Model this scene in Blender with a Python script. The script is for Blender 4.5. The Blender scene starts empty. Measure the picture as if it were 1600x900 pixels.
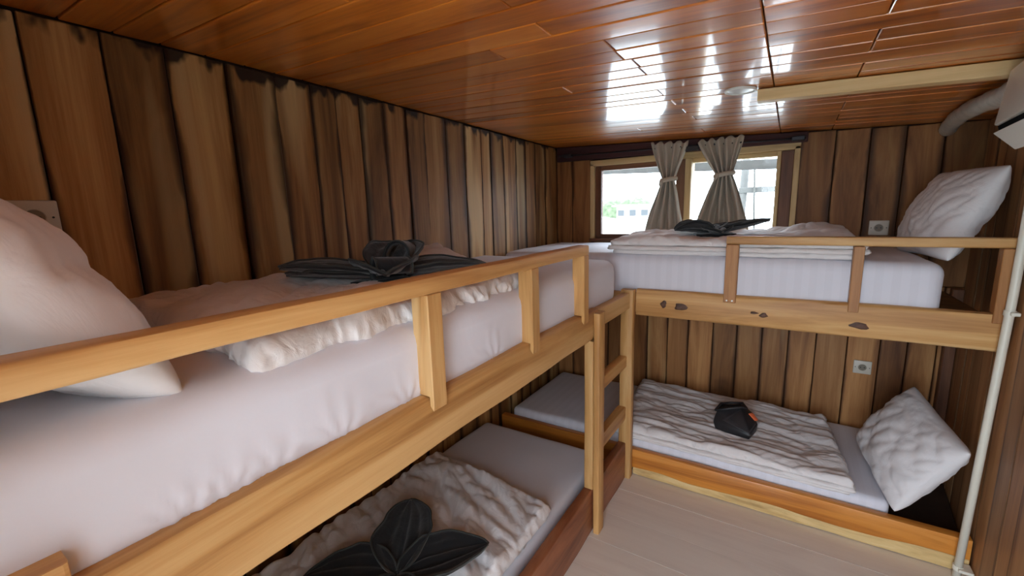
import bpy, bmesh, math, random
import numpy as np
from mathutils import Vector, Matrix

random.seed(7)
SC = bpy.context.scene
COL = SC.collection

# ------------------------------------------------------------------ camera
R_CAM = ((0.84304, 0.06932, -0.53337), (0.53706, -0.16112, 0.82800), (-0.02854, -0.98449, -0.17306))
cd = bpy.data.cameras.new('camera')
cd.sensor_width = 36.0
cd.lens = 676.98 / 1600 * 36.0
cd.clip_start = 0.02
cd.clip_end = 900
cam = bpy.data.objects.new('camera', cd)
COL.objects.link(cam)
m = Matrix.Identity(4)
for r in range(3):
    m[r][0] = R_CAM[r][0]
    m[r][1] = -R_CAM[r][1]
    m[r][2] = -R_CAM[r][2]
m = m.to_quaternion().to_matrix().to_4x4()
m.translation = (0, 0, 1.42)
cam.matrix_world = m
SC.camera = cam

# ------------------------------------------------------------------ world, light, exposure
w = bpy.data.worlds.new('overcast_sky')
SC.world = w
w.use_nodes = True
bg = w.node_tree.nodes['Background']
bg.inputs[0].default_value = (0.77, 0.885, 1.0, 1)
bg.inputs[1].default_value = 11.0
SC.view_settings.view_transform = 'Standard'
SC.view_settings.look = 'None'
SC.view_settings.gamma = 1
SC.view_settings.use_curve_mapping = False
SC.view_settings.exposure = 0.0


def portal(name, loc, rot, sx, sy):
    l = bpy.data.lights.new(name, 'AREA')
    l.shape = 'RECTANGLE'
    l.size, l.size_y = sx, sy
    l.cycles.is_portal = True
    o = bpy.data.objects.new(name, l)
    o.location, o.rotation_euler = loc, rot
    COL.objects.link(o)


# ------------------------------------------------------------------ room measures (metres)
XL, YB, YF = -1.49, 2.97, -0.24          # left wall, back wall, front wall (doorway the photo is taken from)
FX, FY = -0.655, 2.133                   # fronts of the two bunks
CZ0, CSL = 1.84, -0.04                   # ceiling height at x=-.085 and its slope along x


def ceil_z(x, y=1.2):
    return CZ0 + CSL * (x + 0.085) - 0.016 * max(0.0, y - 1.2)


def right_x(y):
    return 0.668 + 0.086 * (y - 2.1)


DOOR = (-0.34, 0.46, 1.80)               # doorway behind the camera
portal('door_daylight', ((DOOR[0] + DOOR[1]) / 2, YF - 0.05, DOOR[2] / 2), (math.radians(90), 0, 0), DOOR[1] - DOOR[0], DOOR[2])
portal('window_daylight', (-0.62, YB + 0.06, 1.47), (math.radians(-90), 0, 0), 1.1, 0.46)

# ------------------------------------------------------------------ numpy noise
_P = np.random.RandomState(3).permutation(256)
_P = np.concatenate([_P, _P, _P])
_G = np.random.RandomState(5).uniform(0, 2 * np.pi, 256)


def perlin(x, y, seed=0):
    x = np.asarray(x, float) + seed * 17.31
    y = np.asarray(y, float) + seed * 9.77
    xi, yi = np.floor(x).astype(int), np.floor(y).astype(int)
    xf, yf = x - xi, y - yi
    xi &= 255
    yi &= 255
    u = xf * xf * xf * (xf * (xf * 6 - 15) + 10)
    v = yf * yf * yf * (yf * (yf * 6 - 15) + 10)

    def g(ix, iy, dx, dy):
        a = _G[_P[_P[ix & 255] + (iy & 255)]]
        return np.cos(a) * dx + np.sin(a) * dy
    n00, n10 = g(xi, yi, xf, yf), g(xi + 1, yi, xf - 1, yf)
    n01, n11 = g(xi, yi + 1, xf, yf - 1), g(xi + 1, yi + 1, xf - 1, yf - 1)
    return (n00 * (1 - u) + n10 * u) * (1 - v) + (n01 * (1 - u) + n11 * u) * v


def wrinkle(x, y, ang, fr, stretch, seed, warp=0.25):
    """puffy cloth with sharp valleys, creases running along direction ang"""
    c, s = math.cos(ang), math.sin(ang)
    a, b = x * c + y * s, -x * s + y * c
    a2 = a * fr / stretch + warp * perlin(x * fr * .5, y * fr * .5, seed + 3)
    b2 = b * fr + warp * 2 * perlin(x * fr * .4, y * fr * .4, seed + 7)
    n = perlin(a2, b2, seed)
    return np.abs(n) ** 0.8


def smooth01(x):
    x = np.clip(x, 0, 1)
    return x * x * (3 - 2 * x)


# ------------------------------------------------------------------ object helpers
WLOC = {}


def put(name, verts, faces, mat, parent=None, smooth=False, origin=None, autosmooth=None):
    """verts in world coordinates; origin goes to the bottom centre"""
    v = np.array(verts, float)
    lo, hi = v.min(0), v.max(0)
    org = np.array(origin, float) if origin is not None else np.array([(lo[0] + hi[0]) / 2, (lo[1] + hi[1]) / 2, (lo[2] + hi[2]) / 2 if parent is not None else lo[2]])
    me = bpy.data.meshes.new(name)
    me.from_pydata((v - org).tolist(), [], [list(f) for f in faces])
    me.materials.append(mat)
    if smooth:
        me.polygons.foreach_set('use_smooth', [True] * len(me.polygons))
        if autosmooth:
            me.update()
            me.set_sharp_from_angle(angle=math.radians(autosmooth))
    me.update()
    o = bpy.data.objects.new(name, me)
    COL.objects.link(o)
    pl = WLOC.get(parent.name, np.zeros(3)) if parent is not None else np.zeros(3)
    o.parent = parent
    o.location = (org - pl).tolist()
    WLOC[o.name] = org
    return o


def thing(name, label, cat, loc=(0, 0, 0), group=None):
    o = bpy.data.objects.new(name, None)
    o.empty_display_size = 0.05
    COL.objects.link(o)
    o.location = loc
    WLOC[o.name] = np.array(loc, float)
    o['label'] = label
    o['category'] = cat
    if group:
        o['group'] = group
    return o


def tag(o, label, cat, group=None):
    o['label'] = label
    o['category'] = cat
    if group:
        o['group'] = group
    return o


def struct(o, label=None):
    o['kind'] = 'structure'
    if label:
        o['label'] = label
    return o


def from_bm(bm):
    bmesh.ops.recalc_face_normals(bm, faces=bm.faces[:])
    bm.verts.index_update()
    v = [tuple(x.co) for x in bm.verts]
    f = [[q.index for q in p.verts] for p in bm.faces]
    bm.free()
    return v, f


def prism(pts, axis, a0, a1, bev=0.0, seg=1):
    """polygon pts (2D) extruded along axis ('x','y','z') from a0 to a1"""
    bm = bmesh.new()

    def co(p, a):
        return {'x': (a, p[0], p[1]), 'y': (p[0], a, p[1]), 'z': (p[0], p[1], a)}[axis]
    A = [bm.verts.new(co(p, a0)) for p in pts]
    B = [bm.verts.new(co(p, a1)) for p in pts]
    n = len(pts)
    bm.faces.new(A)
    bm.faces.new(B)
    for i in range(n):
        bm.faces.new((A[i], A[(i + 1) % n], B[(i + 1) % n], B[i]))
    bmesh.ops.recalc_face_normals(bm, faces=bm.faces[:])
    if bev > 0:
        bmesh.ops.bevel(bm, geom=bm.edges[:], offset=bev, segments=seg, affect='EDGES', profile=0.5, clamp_overlap=True)
    return from_bm(bm)


def box(x0, x1, y0, y1, z0, z1, bev=0.003, seg=1):
    return prism([(x0, y0), (x1, y0), (x1, y1), (x0, y1)], 'z', z0, z1, bev, seg)


def join(*vf):
    V, F, n = [], [], 0
    for v, f in vf:
        V += list(map(tuple, v))
        F += [[i + n for i in q] for q in f]
        n += len(v)
    return V, F


def rot_pts(v, c, axis, ang):
    M = Matrix.Rotation(ang, 3, axis)
    c = Vector(c)
    return [tuple(M @ (Vector(p) - c) + c) for p in v]


def timber(axis, a0, a1, b0, b1, c0, c1, amp=0.003, step=0.05, bev=0.008, seed=0, fr=5.0):
    """hand sawn timber along axis: chamfered section with slightly wandering faces"""
    n = max(2, int((a1 - a0) / step))
    sec = [(b0 + bev, c0), (b1 - bev, c0), (b1 - bev * .3, c0 + bev * .3), (b1, c0 + bev), (b1, (c0 + c1) / 2), (b1, c1 - bev), (b1 - bev * .3, c1 - bev * .3), (b1 - bev, c1),
           (b0 + bev, c1), (b0 + bev * .3, c1 - bev * .3), (b0, c1 - bev), (b0, c0 + bev), (b0 + bev * .3, c0 + bev * .3)]
    V, F = [], []
    k = len(sec)
    for i in range(n + 1):
        a = a0 + (a1 - a0) * i / n
        for j, (b, c) in enumerate(sec):
            db = amp * float(perlin(a * fr, j * .31, seed)) * 1.4
            dc = amp * float(perlin(a * fr, j * .31, seed + 11)) * 1.4
            q = (b + db, c + dc)
            V.append({'x': (a, q[0], q[1]), 'y': (q[0], a, q[1]), 'z': (q[0], q[1], a)}[axis])
    for i in range(n):
        for j in range(k):
            F.append((i * k + j, i * k + (j + 1) % k, (i + 1) * k + (j + 1) % k, (i + 1) * k + j))
    F.append(tuple(range(k)))
    F.append(tuple(n * k + j for j in range(k)))
    bm = bmesh.new()
    vs = [bm.verts.new(p) for p in V]
    for f in F:
        bm.faces.new([vs[i] for i in f])
    return from_bm(bm)


def tube(path, rad, n=12, cap=True):
    """tube along a path of points; rad a number or a list"""
    P = [Vector(p) for p in path]
    V, F = [], []
    up = Vector((0, 0, 1))
    prev = None
    for i, p in enumerate(P):
        t = (P[min(i + 1, len(P) - 1)] - P[max(i - 1, 0)]).normalized()
        if prev is None:
            s = t.cross(up)
            if s.length < 1e-3:
                s = t.cross(Vector((1, 0, 0)))
            s.normalize()
        else:
            s = (prev - t * prev.dot(t)).normalized()
        prev = s
        u = s.cross(t)
        r = rad[i] if hasattr(rad, '__len__') else rad
        for k in range(n):
            a = 2 * math.pi * k / n
            V.append(tuple(p + s * math.cos(a) * r + u * math.sin(a) * r))
    for i in range(len(P) - 1):
        for k in range(n):
            F.append((i * n + k, i * n + (k + 1) % n, (i + 1) * n + (k + 1) % n, (i + 1) * n + k))
    if cap:
        F.append(tuple(range(n))[::-1])
        F.append(tuple((len(P) - 1) * n + k for k in range(n)))
    return V, F


def soft_box(c, dims, r, res, disp=None):
    """rounded box with dense faces, returns world verts; disp(P, N) -> displaced P (numpy)"""
    c = np.array(c, float)
    h = np.array(dims, float) / 2
    ax = []
    for d in range(3):
        e = [-h[d] + r * q for q in (0, .12, .35, .65)]
        n = max(1, int(res[d]))
        mid = list(np.linspace(-h[d] + r, h[d] - r, n + 1)) if h[d] > r + 1e-5 else [0.0]
        ax.append(np.array(e + mid + [-x for x in e[::-1]]))
    V, F, idx = [], [], {}

    def vid(i, j, k):
        key = (i, j, k)
        if key not in idx:
            idx[key] = len(V)
            V.append((ax[0][i], ax[1][j], ax[2][k]))
        return idx[key]
    n0, n1, n2 = (len(a) - 1 for a in ax)
    for i in range(n0):
        for j in range(n1):
            F.append((vid(i, j, n2), vid(i + 1, j, n2), vid(i + 1, j + 1, n2), vid(i, j + 1, n2)))
            F.append((vid(i, j, 0), vid(i, j + 1, 0), vid(i + 1, j + 1, 0), vid(i + 1, j, 0)))
    for i in range(n0):
        for k in range(n2):
            F.append((vid(i, 0, k), vid(i + 1, 0, k), vid(i + 1, 0, k + 1), vid(i, 0, k + 1)))
            F.append((vid(i, n1, k), vid(i, n1, k + 1), vid(i + 1, n1, k + 1), vid(i + 1, n1, k)))
    for j in range(n1):
        for k in range(n2):
            F.append((vid(0, j, k), vid(0, j, k + 1), vid(0, j + 1, k + 1), vid(0, j + 1, k)))
            F.append((vid(n0, j, k), vid(n0, j + 1, k), vid(n0, j + 1, k + 1), vid(n0, j, k + 1)))
    Q = np.array(V)
    inner = np.clip(Q, -(h - r), h - r)
    N = Q - inner
    ln = np.linalg.norm(N, axis=1, keepdims=True)
    N = N / np.maximum(ln, 1e-9)
    P = inner + N * r
    if disp is not None:
        P = disp(P, N)
    return P + c, F


# ------------------------------------------------------------------ materials
def new_mat(name):
    mt = bpy.data.materials.new(name)
    mt.use_nodes = True
    nt = mt.node_tree
    return mt, nt, nt.nodes['Principled BSDF']


def ramp(nt, stops, interp='LINEAR'):
    r = nt.nodes.new('ShaderNodeValToRGB')
    r.color_ramp.interpolation = interp
    el = r.color_ramp.elements
    while len(el) < len(stops):
        el.new(0.5)
    for e, (p, c) in zip(el, stops):
        e.position = p
        e.color = (c[0], c[1], c[2], 1) if not isinstance(c, (int, float)) else (c, c, c, 1)
    return r


def wood(name, dark, mid, light, axis='z', rough=0.5, coat=0.0, coat_rough=0.1, cross=7.0, along=0.5, var=0.35, bump=0.15, stain=None, joint=None, sap=None, knots=0.0, spec=0.4, knot_r=(0.05, 0.12)):
    mt, nt, b = new_mat(name)
    N, L = nt.nodes, nt.links
    tc = N.new('ShaderNodeTexCoord')
    oi = N.new('ShaderNodeObjectInfo')
    mul = N.new('ShaderNodeVectorMath')
    mul.operation = 'SCALE'
    comb = N.new('ShaderNodeCombineXYZ')
    for k, f in enumerate((31.7, 57.3, 91.1)):
        mm = N.new('ShaderNodeMath')
        mm.operation = 'MULTIPLY'
        mm.inputs[1].default_value = f
        L.new(oi.outputs['Random'], mm.inputs[0])
        L.new(mm.outputs[0], comb.inputs[k])
    add = N.new('ShaderNodeVectorMath')
    L.new(tc.outputs['Object'], add.inputs[0])
    L.new(comb.outputs[0], add.inputs[1])
    N.remove(mul)

    def mapped(cr, al):
        mp = N.new('ShaderNodeMapping')
        s = [cr, cr, cr]
        s['xyz'.index(axis)] = al
        mp.inputs['Scale'].default_value = s
        L.new(add.outputs[0], mp.inputs['Vector'])
        return mp
    n1 = N.new('ShaderNodeTexNoise')
    n1.inputs['Scale'].default_value = 1.0
    n1.inputs['Detail'].default_value = 5
    n1.inputs['Roughness'].default_value = 0.6
    n1.inputs['Distortion'].default_value = 1.2
    L.new(mapped(cross, along).outputs[0], n1.inputs['Vector'])
    n2 = N.new('ShaderNodeTexNoise')
    n2.inputs['Scale'].default_value = 1.0
    n2.inputs['Detail'].default_value = 4
    n2.inputs['Roughness'].default_value = 0.7
    n2.inputs['Distortion'].default_value = 0.4
    L.new(mapped(cross * 11, along * 5).outputs[0], n2.inputs['Vector'])
    mix = N.new('ShaderNodeMath')
    mix.operation = 'MULTIPLY_ADD'
    mix.inputs[1].default_value = 0.30
    L.new(n2.outputs['Fac'], mix.inputs[0])
    sc = N.new('ShaderNodeMath')
    sc.operation = 'MULTIPLY_ADD'
    sc.inputs[1].default_value = 1.25
    sc.inputs[2].default_value = -0.275
    L.new(n1.outputs['Fac'], sc.inputs[0])
    L.new(sc.outputs[0], mix.inputs[2])
    rp = ramp(nt, [(0.22, dark), (0.52, mid), (0.82, light)])
    L.new(mix.outputs[0], rp.inputs[0])
    col = rp.outputs[0]
    if sap:                                                     # pale sapwood streaks
        n3 = N.new('ShaderNodeTexNoise')
        n3.inputs['Scale'].default_value = 1.0
        n3.inputs['Detail'].default_value = 2
        L.new(mapped(cross * .75, along * .7).outputs[0], n3.inputs['Vector'])
        r3 = ramp(nt, [(sap[1], 0.0), (sap[1] + 0.06, 1.0)])
        L.new(n3.outputs['Fac'], r3.inputs[0])
        mx = N.new('ShaderNodeMix')
        mx.data_type = 'RGBA'
        L.new(r3.outputs[0], mx.inputs[0])
        L.new(col, mx.inputs[6])
        mg = N.new('ShaderNodeMix')
        mg.data_type = 'RGBA'
        mg.inputs[0].default_value = 0.65
        L.new(col, mg.inputs[6])
        mg.inputs[7].default_value = (*sap[0], 1)
        L.new(mg.outputs[2], mx.inputs[7])
        col = mx.outputs[2]
    if knots:
        vo = N.new('ShaderNodeTexVoronoi')
        vo.inputs['Scale'].default_value = knots
        mpk = mapped(1.0, 0.6)
        nw = N.new('ShaderNodeTexNoise')
        nw.inputs['Scale'].default_value = 9.0
        L.new(add.outputs[0], nw.inputs['Vector'])
        av = N.new('ShaderNodeMixRGB')
        av.inputs[0].default_value = 0.05
        L.new(mpk.outputs[0], av.inputs[1])
        L.new(nw.outputs['Color'], av.inputs[2])
        L.new(av.outputs[0], vo.inputs['Vector'])
        rk = ramp(nt, [(knot_r[0], 1.0), (knot_r[1], 0.0)])
        L.new(vo.outputs['Distance'], rk.inputs[0])
        mk = N.new('ShaderNodeMix')
        mk.data_type = 'RGBA'
        L.new(rk.outputs[0], mk.inputs[0])
        L.new(col, mk.inputs[6])
        mk.inputs[7].default_value = (dark[0] * .35, dark[1] * .3, dark[2] * .3, 1)
        col = mk.outputs[2]
    if stain:                                                   # dark tar patches along the top of the boards
        z0, z1, amt = stain
        sx = N.new('ShaderNodeSeparateXYZ')
        L.new(tc.outputs['Object'], sx.inputs[0])
        mr = N.new('ShaderNodeMapRange')
        mr.inputs[1].default_value, mr.inputs[2].default_value = z0, z1
        L.new(sx.outputs[2], mr.inputs[0])
        ns = N.new('ShaderNodeTexNoise')
        ns.inputs['Scale'].default_value = 7.0
        ns.inputs['Detail'].default_value = 3
        mp = N.new('ShaderNodeMapping')
        mp.inputs['Scale'].default_value = (1.6, 1.6, 0.9)
        L.new(add.outputs[0], mp.inputs['Vector'])
        L.new(mp.outputs[0], ns.inputs['Vector'])
        mm = N.new('ShaderNodeMath')
        mm.operation = 'MULTIPLY'
        L.new(mr.outputs[0], mm.inputs[0])
        L.new(ns.outputs['Fac'], mm.inputs[1])
        rs = ramp(nt, [(0.40, 0.0), (0.47, amt)])
        L.new(mm.outputs[0], rs.inputs[0])
        ms = N.new('ShaderNodeMix')
        ms.data_type = 'RGBA'
        L.new(rs.outputs[0], ms.inputs[0])
        L.new(col, ms.inputs[6])
        ms.inputs[7].default_value = (0.018, 0.010, 0.008, 1)
        col = ms.outputs[2]
    if joint:                                                   # dark weathering soaked in along the board joints
        ja, jw, jamt = joint
        sg = N.new('ShaderNodeSeparateXYZ')
        L.new(tc.outputs['Generated'], sg.inputs[0])
        d1 = N.new('ShaderNodeMath')
        d1.operation = 'PINGPONG'
        d1.inputs[1].default_value = 0.5
        L.new(sg.outputs['xyz'.index(ja)], d1.inputs[0])
        nj = N.new('ShaderNodeTexNoise')
        nj.inputs['Scale'].default_value = 1.0
        nj.inputs['Detail'].default_value = 4
        L.new(mapped(5.0, 2.2).outputs[0], nj.inputs['Vector'])
        th = N.new('ShaderNodeMapRange')
        th.inputs[1].default_value, th.inputs[2].default_value = 0.40, 0.66
        th.inputs[3].default_value, th.inputs[4].default_value = 0.02, jw
        L.new(nj.outputs['Fac'], th.inputs[0])
        dv = N.new('ShaderNodeMath')
        dv.operation = 'DIVIDE'
        L.new(d1.outputs[0], dv.inputs[0])
        L.new(th.outputs[0], dv.inputs[1])
        rj = ramp(nt, [(0.25, jamt), (1.0, 0.0)])
        L.new(dv.outputs[0], rj.inputs[0])
        mj = N.new('ShaderNodeMix')
        mj.data_type = 'RGBA'
        L.new(rj.outputs[0], mj.inputs[0])
        L.new(col, mj.inputs[6])
        mj.inputs[7].default_value = (dark[0] * .30, dark[1] * .25, dark[2] * .25, 1)
        col = mj.outputs[2]
    hsv = N.new('ShaderNodeHueSaturation')
    mv = N.new('ShaderNodeMapRange')
    mv.inputs[3].default_value, mv.inputs[4].default_value = 1 - var, 1 + var
    fr = N.new('ShaderNodeMath')
    fr.operation = 'FRACT'
    f2 = N.new('ShaderNodeMath')
    f2.operation = 'MULTIPLY'
    f2.inputs[1].default_value = 13.37
    L.new(oi.outputs['Random'], f2.inputs[0])
    L.new(f2.outputs[0], fr.inputs[0])
    L.new(fr.outputs[0], mv.inputs[0])
    L.new(mv.outputs[0], hsv.inputs['Value'])
    L.new(col, hsv.inputs['Color'])
    L.new(hsv.outputs[0], b.inputs['Base Color'])
    rr = N.new('ShaderNodeMapRange')
    rr.inputs[3].default_value, rr.inputs[4].default_value = rough - 0.06, rough + 0.12
    L.new(n2.outputs['Fac'], rr.inputs[0])
    L.new(rr.outputs[0], b.inputs['Roughness'])
    b.inputs['Specular IOR Level'].default_value = spec
    b.inputs['Coat Weight'].default_value = coat
    b.inputs['Coat Roughness'].default_value = coat_rough
    bp = N.new('ShaderNodeBump')
    bp.inputs['Strength'].default_value = bump
    bp.inputs['Distance'].default_value = 0.004
    L.new(mix.outputs[0], bp.inputs['Height'])
    L.new(bp.outputs[0], b.inputs['Normal'])
    return mt


def fabric(name, color, rough=0.75, stripes=None, crease=0.0, crease_scale=14, weave=0.05, sheen=0.1):
    mt, nt, b = new_mat(name)
    N, L = nt.nodes, nt.links
    tc = N.new('ShaderNodeTexCoord')
    b.inputs['Base Color'].default_value = (*color, 1)
    b.inputs['Roughness'].default_value = rough
    b.inputs['Specular IOR Level'].default_value = 0.25
    b.inputs['Sheen Weight'].default_value = sheen
    if stripes:
        wv = N.new('ShaderNodeTexWave')
        wv.bands_direction = stripes[0]
        wv.inputs['Scale'].default_value = stripes[1]
        L.new(tc.outputs['Object'], wv.inputs['Vector'])
        r = ramp(nt, [(0.42, tuple(c * stripes[2] for c in color)), (0.58, color)])
        L.new(wv.outputs['Fac'], r.inputs[0])
        L.new(r.outputs[0], b.inputs['Base Color'])
    n = N.new('ShaderNodeTexNoise')
    n.inputs['Scale'].default_value = crease_scale
    n.inputs['Detail'].default_value = 4
    n.inputs['Distortion'].default_value = 1.0
    L.new(tc.outputs['Object'], n.inputs['Vector'])
    bp = N.new('ShaderNodeBump')
    bp.inputs['Strength'].default_value = crease
    bp.inputs['Distance'].default_value = 0.01
    L.new(n.outputs['Fac'], bp.inputs['Height'])
    n2 = N.new('ShaderNodeTexNoise')
    n2.inputs['Scale'].default_value = 900
    L.new(tc.outputs['Object'], n2.inputs['Vector'])
    b2 = N.new('ShaderNodeBump')
    b2.inputs['Strength'].default_value = weave
    b2.inputs['Distance'].default_value = 0.001
    L.new(n2.outputs['Fac'], b2.inputs['Height'])
    L.new(bp.outputs[0], b2.inputs['Normal'])
    L.new(b2.outputs[0], b.inputs['Normal'])
    return mt


def plain(name, color, rough=0.5, metal=0.0, spec=0.5, var=0.0, vscale=8, bump=0.0, coat=0.0):
    mt, nt, b = new_mat(name)
    N, L = nt.nodes, nt.links
    b.inputs['Roughness'].default_value = rough
    b.inputs['Metallic'].default_value = metal
    b.inputs['Specular IOR Level'].default_value = spec
    b.inputs['Coat Weight'].default_value = coat
    tc = N.new('ShaderNodeTexCoord')
    n = N.new('ShaderNodeTexNoise')
    n.inputs['Scale'].default_value = vscale
    n.inputs['Detail'].default_value = 5
    L.new(tc.outputs['Object'], n.inputs['Vector'])
    r = ramp(nt, [(0.3, tuple(c * (1 - var) for c in color)), (0.7, tuple(min(1, c * (1 + var)) for c in color))])
    L.new(n.outputs['Fac'], r.inputs[0])
    L.new(r.outputs[0], b.inputs['Base Color'])
    if bump:
        bp = N.new('ShaderNodeBump')
        bp.inputs['Strength'].default_value = bump
        bp.inputs['Distance'].default_value = 0.004
        L.new(n.outputs['Fac'], bp.inputs['Height'])
        L.new(bp.outputs[0], b.inputs['Normal'])
    return mt


M = {}
# ceiling: red orange varnished boards
M['ceil'] = wood('varnished_ceiling_board', (0.24, 0.050, 0.006), (0.60, 0.175, 0.019), (0.76, 0.29, 0.048), 'x', rough=0.30, coat=0.7, coat_rough=0.075, cross=9, along=0.6, var=0.22, bump=0.10, knots=2.2, spec=0.5)
M['lwall'] = wood('teak_wall_board', (0.085, 0.030, 0.010), (0.34, 0.160, 0.052), (0.58, 0.35, 0.135), 'z', rough=0.55, coat=0.03, coat_rough=0.3, spec=0.25, cross=7, along=0.55, var=0.30, bump=0.2, stain=(0.80, 0.95, 0.95), joint=('y', 0.27, 0.85), sap=((0.62, 0.43, 0.20), 0.58))
M['bwall'] = wood('teak_back_wall_board', (0.13, 0.045, 0.014), (0.37, 0.165, 0.055), (0.55, 0.29, 0.11), 'z', rough=0.5, coat=0.06, coat_rough=0.3, spec=0.3, cross=8, along=0.7, var=0.25, bump=0.15, knots=1.6, joint=('x', 0.16, 0.8), sap=((0.62, 0.39, 0.17), 0.66))
M['bwall_up'] = wood('teak_upper_wall_board', (0.12, 0.042, 0.014), (0.32, 0.140, 0.048), (0.46, 0.23, 0.085), 'z', rough=0.55, coat=0.03, coat_rough=0.3, spec=0.25, cross=7, along=0.8, var=0.22, bump=0.15, knots=1.4, joint=('x', 0.25, 0.8))
M['rwall'] = wood('teak_right_wall_board', (0.20, 0.080, 0.030), (0.44, 0.225, 0.095), (0.58, 0.34, 0.16), 'z', rough=0.5, coat=0.05, coat_rough=0.3, cross=7, along=0.6, var=0.20, bump=0.2, joint=('y', 0.20, 0.7), sap=((0.60, 0.38, 0.18), 0.66))
M['backing'] = plain('dark_board_backing', (0.035, 0.016, 0.008), 0.8, var=0.3)
for a in 'xyz':
    M['teak_' + a] = wood('pale_teak_' + a, (0.34, 0.145, 0.038), (0.58, 0.315, 0.110), (0.72, 0.46, 0.20), a, rough=0.48, coat=0.08, coat_rough=0.35, cross=12, along=0.8, var=0.10, bump=0.12, sap=((0.76, 0.52, 0.25), 0.62))
    M['frame_' + a] = wood('dark_window_timber_' + a, (0.060, 0.020, 0.010), (0.14, 0.055, 0.026), (0.22, 0.095, 0.045), a, rough=0.5, cross=10, along=0.8, var=0.12, bump=0.1)
    M['trimw_' + a] = wood('pale_window_trim_' + a, (0.42, 0.26, 0.10), (0.62, 0.43, 0.20), (0.72, 0.54, 0.28), a, rough=0.5, cross=10, along=0.8, var=0.08, bump=0.1)
M['post'] = wood('brown_teak_post', (0.28, 0.105, 0.030), (0.44, 0.205, 0.070), (0.54, 0.29, 0.11), 'z', rough=0.48, coat=0.08, coat_rough=0.35, cross=12, along=0.8, var=0.10, bump=0.12)
M['orange'] = wood('orange_bed_board', (0.38, 0.115, 0.016), (0.64, 0.24, 0.035), (0.72, 0.32, 0.065), 'x', rough=0.4, coat=0.25, coat_rough=0.25, cross=10, along=0.8, var=0.08, bump=0.1)
M['waney'] = wood('pale_waney_edge', (0.42, 0.26, 0.10), (0.66, 0.46, 0.20), (0.76, 0.58, 0.30), 'x', rough=0.55, cross=14, along=3.0, var=0.08, bump=0.4)
M['redboard'] = wood('red_brown_bed_board', (0.14, 0.042, 0.018), (0.32, 0.115, 0.050), (0.44, 0.19, 0.095), 'y', rough=0.45, coat=0.15, cross=10, along=1.2, var=0.1, bump=0.15, knots=3.0)
M['floor'] = wood('painted_floor_board', (0.70, 0.61, 0.54), (0.80, 0.72, 0.64), (0.84, 0.77, 0.69), 'x', rough=0.42, cross=6, along=0.8, var=0.03, bump=0.10, knots=5.0, knot_r=(0.02, 0.045))
M['knot'] = plain('dark_knot', (0.09, 0.040, 0.022), 0.6, var=0.5, vscale=60, bump=0.3)
WHITE = (0.75, 0.75, 0.82)
M['sheet'] = fabric('white_fitted_sheet', WHITE, 0.7, crease=0.10, crease_scale=6)
M['sheet_sx'] = fabric('white_striped_sheet', WHITE, 0.65, stripes=('X', 6.0, 0.965), crease=0.06, crease_scale=6)
M['duvet'] = fabric('white_duvet_cover', (0.78, 0.74, 0.73), 0.72, crease=0.55, crease_scale=20)
M['duvet2'] = fabric('white_duvet_cover_cool', (0.78, 0.76, 0.77), 0.72, crease=0.5, crease_scale=20)
M['pillow'] = fabric('white_pillow_case', (0.80, 0.78, 0.79), 0.7, crease=0.35, crease_scale=12)
M['black'] = fabric('charcoal_towel', (0.014, 0.015, 0.017), 0.85, crease=0.25, crease_scale=30, weave=0.3, sheen=0.35)
M['hem'] = fabric('grey_towel_hem', (0.045, 0.048, 0.045), 0.8, weave=0.2)
M['curtain'] = fabric('beige_curtain', (0.50, 0.44, 0.35), 0.85, crease=0.15, crease_scale=30, weave=0.2)
M['plastic_w'] = plain('ivory_plastic', (0.66, 0.60, 0.50), 0.4)
M['ac'] = plain('white_ac_plastic', (0.82, 0.83, 0.77), 0.35)
M['hose'] = plain('wrapped_grey_hose', (0.50, 0.45, 0.38), 0.6, var=0.12, vscale=30, bump=0.3)
M['pvc'] = plain('cream_pvc', (0.78, 0.75, 0.64), 0.35)
M['dark'] = plain('black_plastic', (0.012, 0.012, 0.014), 0.45)
M['void'] = plain('matt_black_outlet', (0.006, 0.006, 0.007), 0.95, spec=0.05)
M['iron'] = plain('dark_iron', (0.03, 0.028, 0.035), 0.5, metal=0.3)
M['metal'] = plain('screw_metal', (0.5, 0.48, 0.44), 0.35, metal=0.9)
M['case'] = plain('black_case_shell', (0.016, 0.015, 0.017), 0.5, var=0.2, vscale=40)
M['case2'] = plain('charcoal_case_panel', (0.042, 0.037, 0.040), 0.42, var=0.15, vscale=40)
M['tab'] = plain('orange_tab', (0.75, 0.16, 0.06), 0.5)
M['lampglass'] = plain('opal_lamp_cover', (0.75, 0.75, 0.72), 0.25)
M['header'] = wood('dark_header_board', (0.030, 0.012, 0.012), (0.060, 0.024, 0.024), (0.095, 0.040, 0.036), 'x', rough=0.6, spec=0.2, cross=10, along=0.8, var=0.05, bump=0.1)
M['boatwhite'] = plain('white_boat_paint', (0.8, 0.8, 0.78), 0.5)
M['green'] = plain('pale_green_trees', (0.085, 0.115, 0.06), 0.9, var=0.5, vscale=1.2)
M['rope'] = plain('grey_rope', (0.07, 0.068, 0.06), 0.9)
M['mast'] = plain('backlit_grey_mast', (0.075, 0.073, 0.066), 0.7, var=0.2)  # backlit grey of the white mast put into the colour
M['deck'] = plain('pale_painted_deck', (0.70, 0.66, 0.60), 0.6, var=0.15)
mt, nt, b = new_mat('harbour_water')
b.inputs['Base Color'].default_value = (0.50, 0.56, 0.55, 1)
b.inputs['Roughness'].default_value = 0.2
nn = nt.nodes.new('ShaderNodeTexNoise')
nn.inputs['Scale'].default_value = 1.5
bb = nt.nodes.new('ShaderNodeBump')
bb.inputs['Strength'].default_value = 0.3
tc = nt.nodes.new('ShaderNodeTexCoord')
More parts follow.
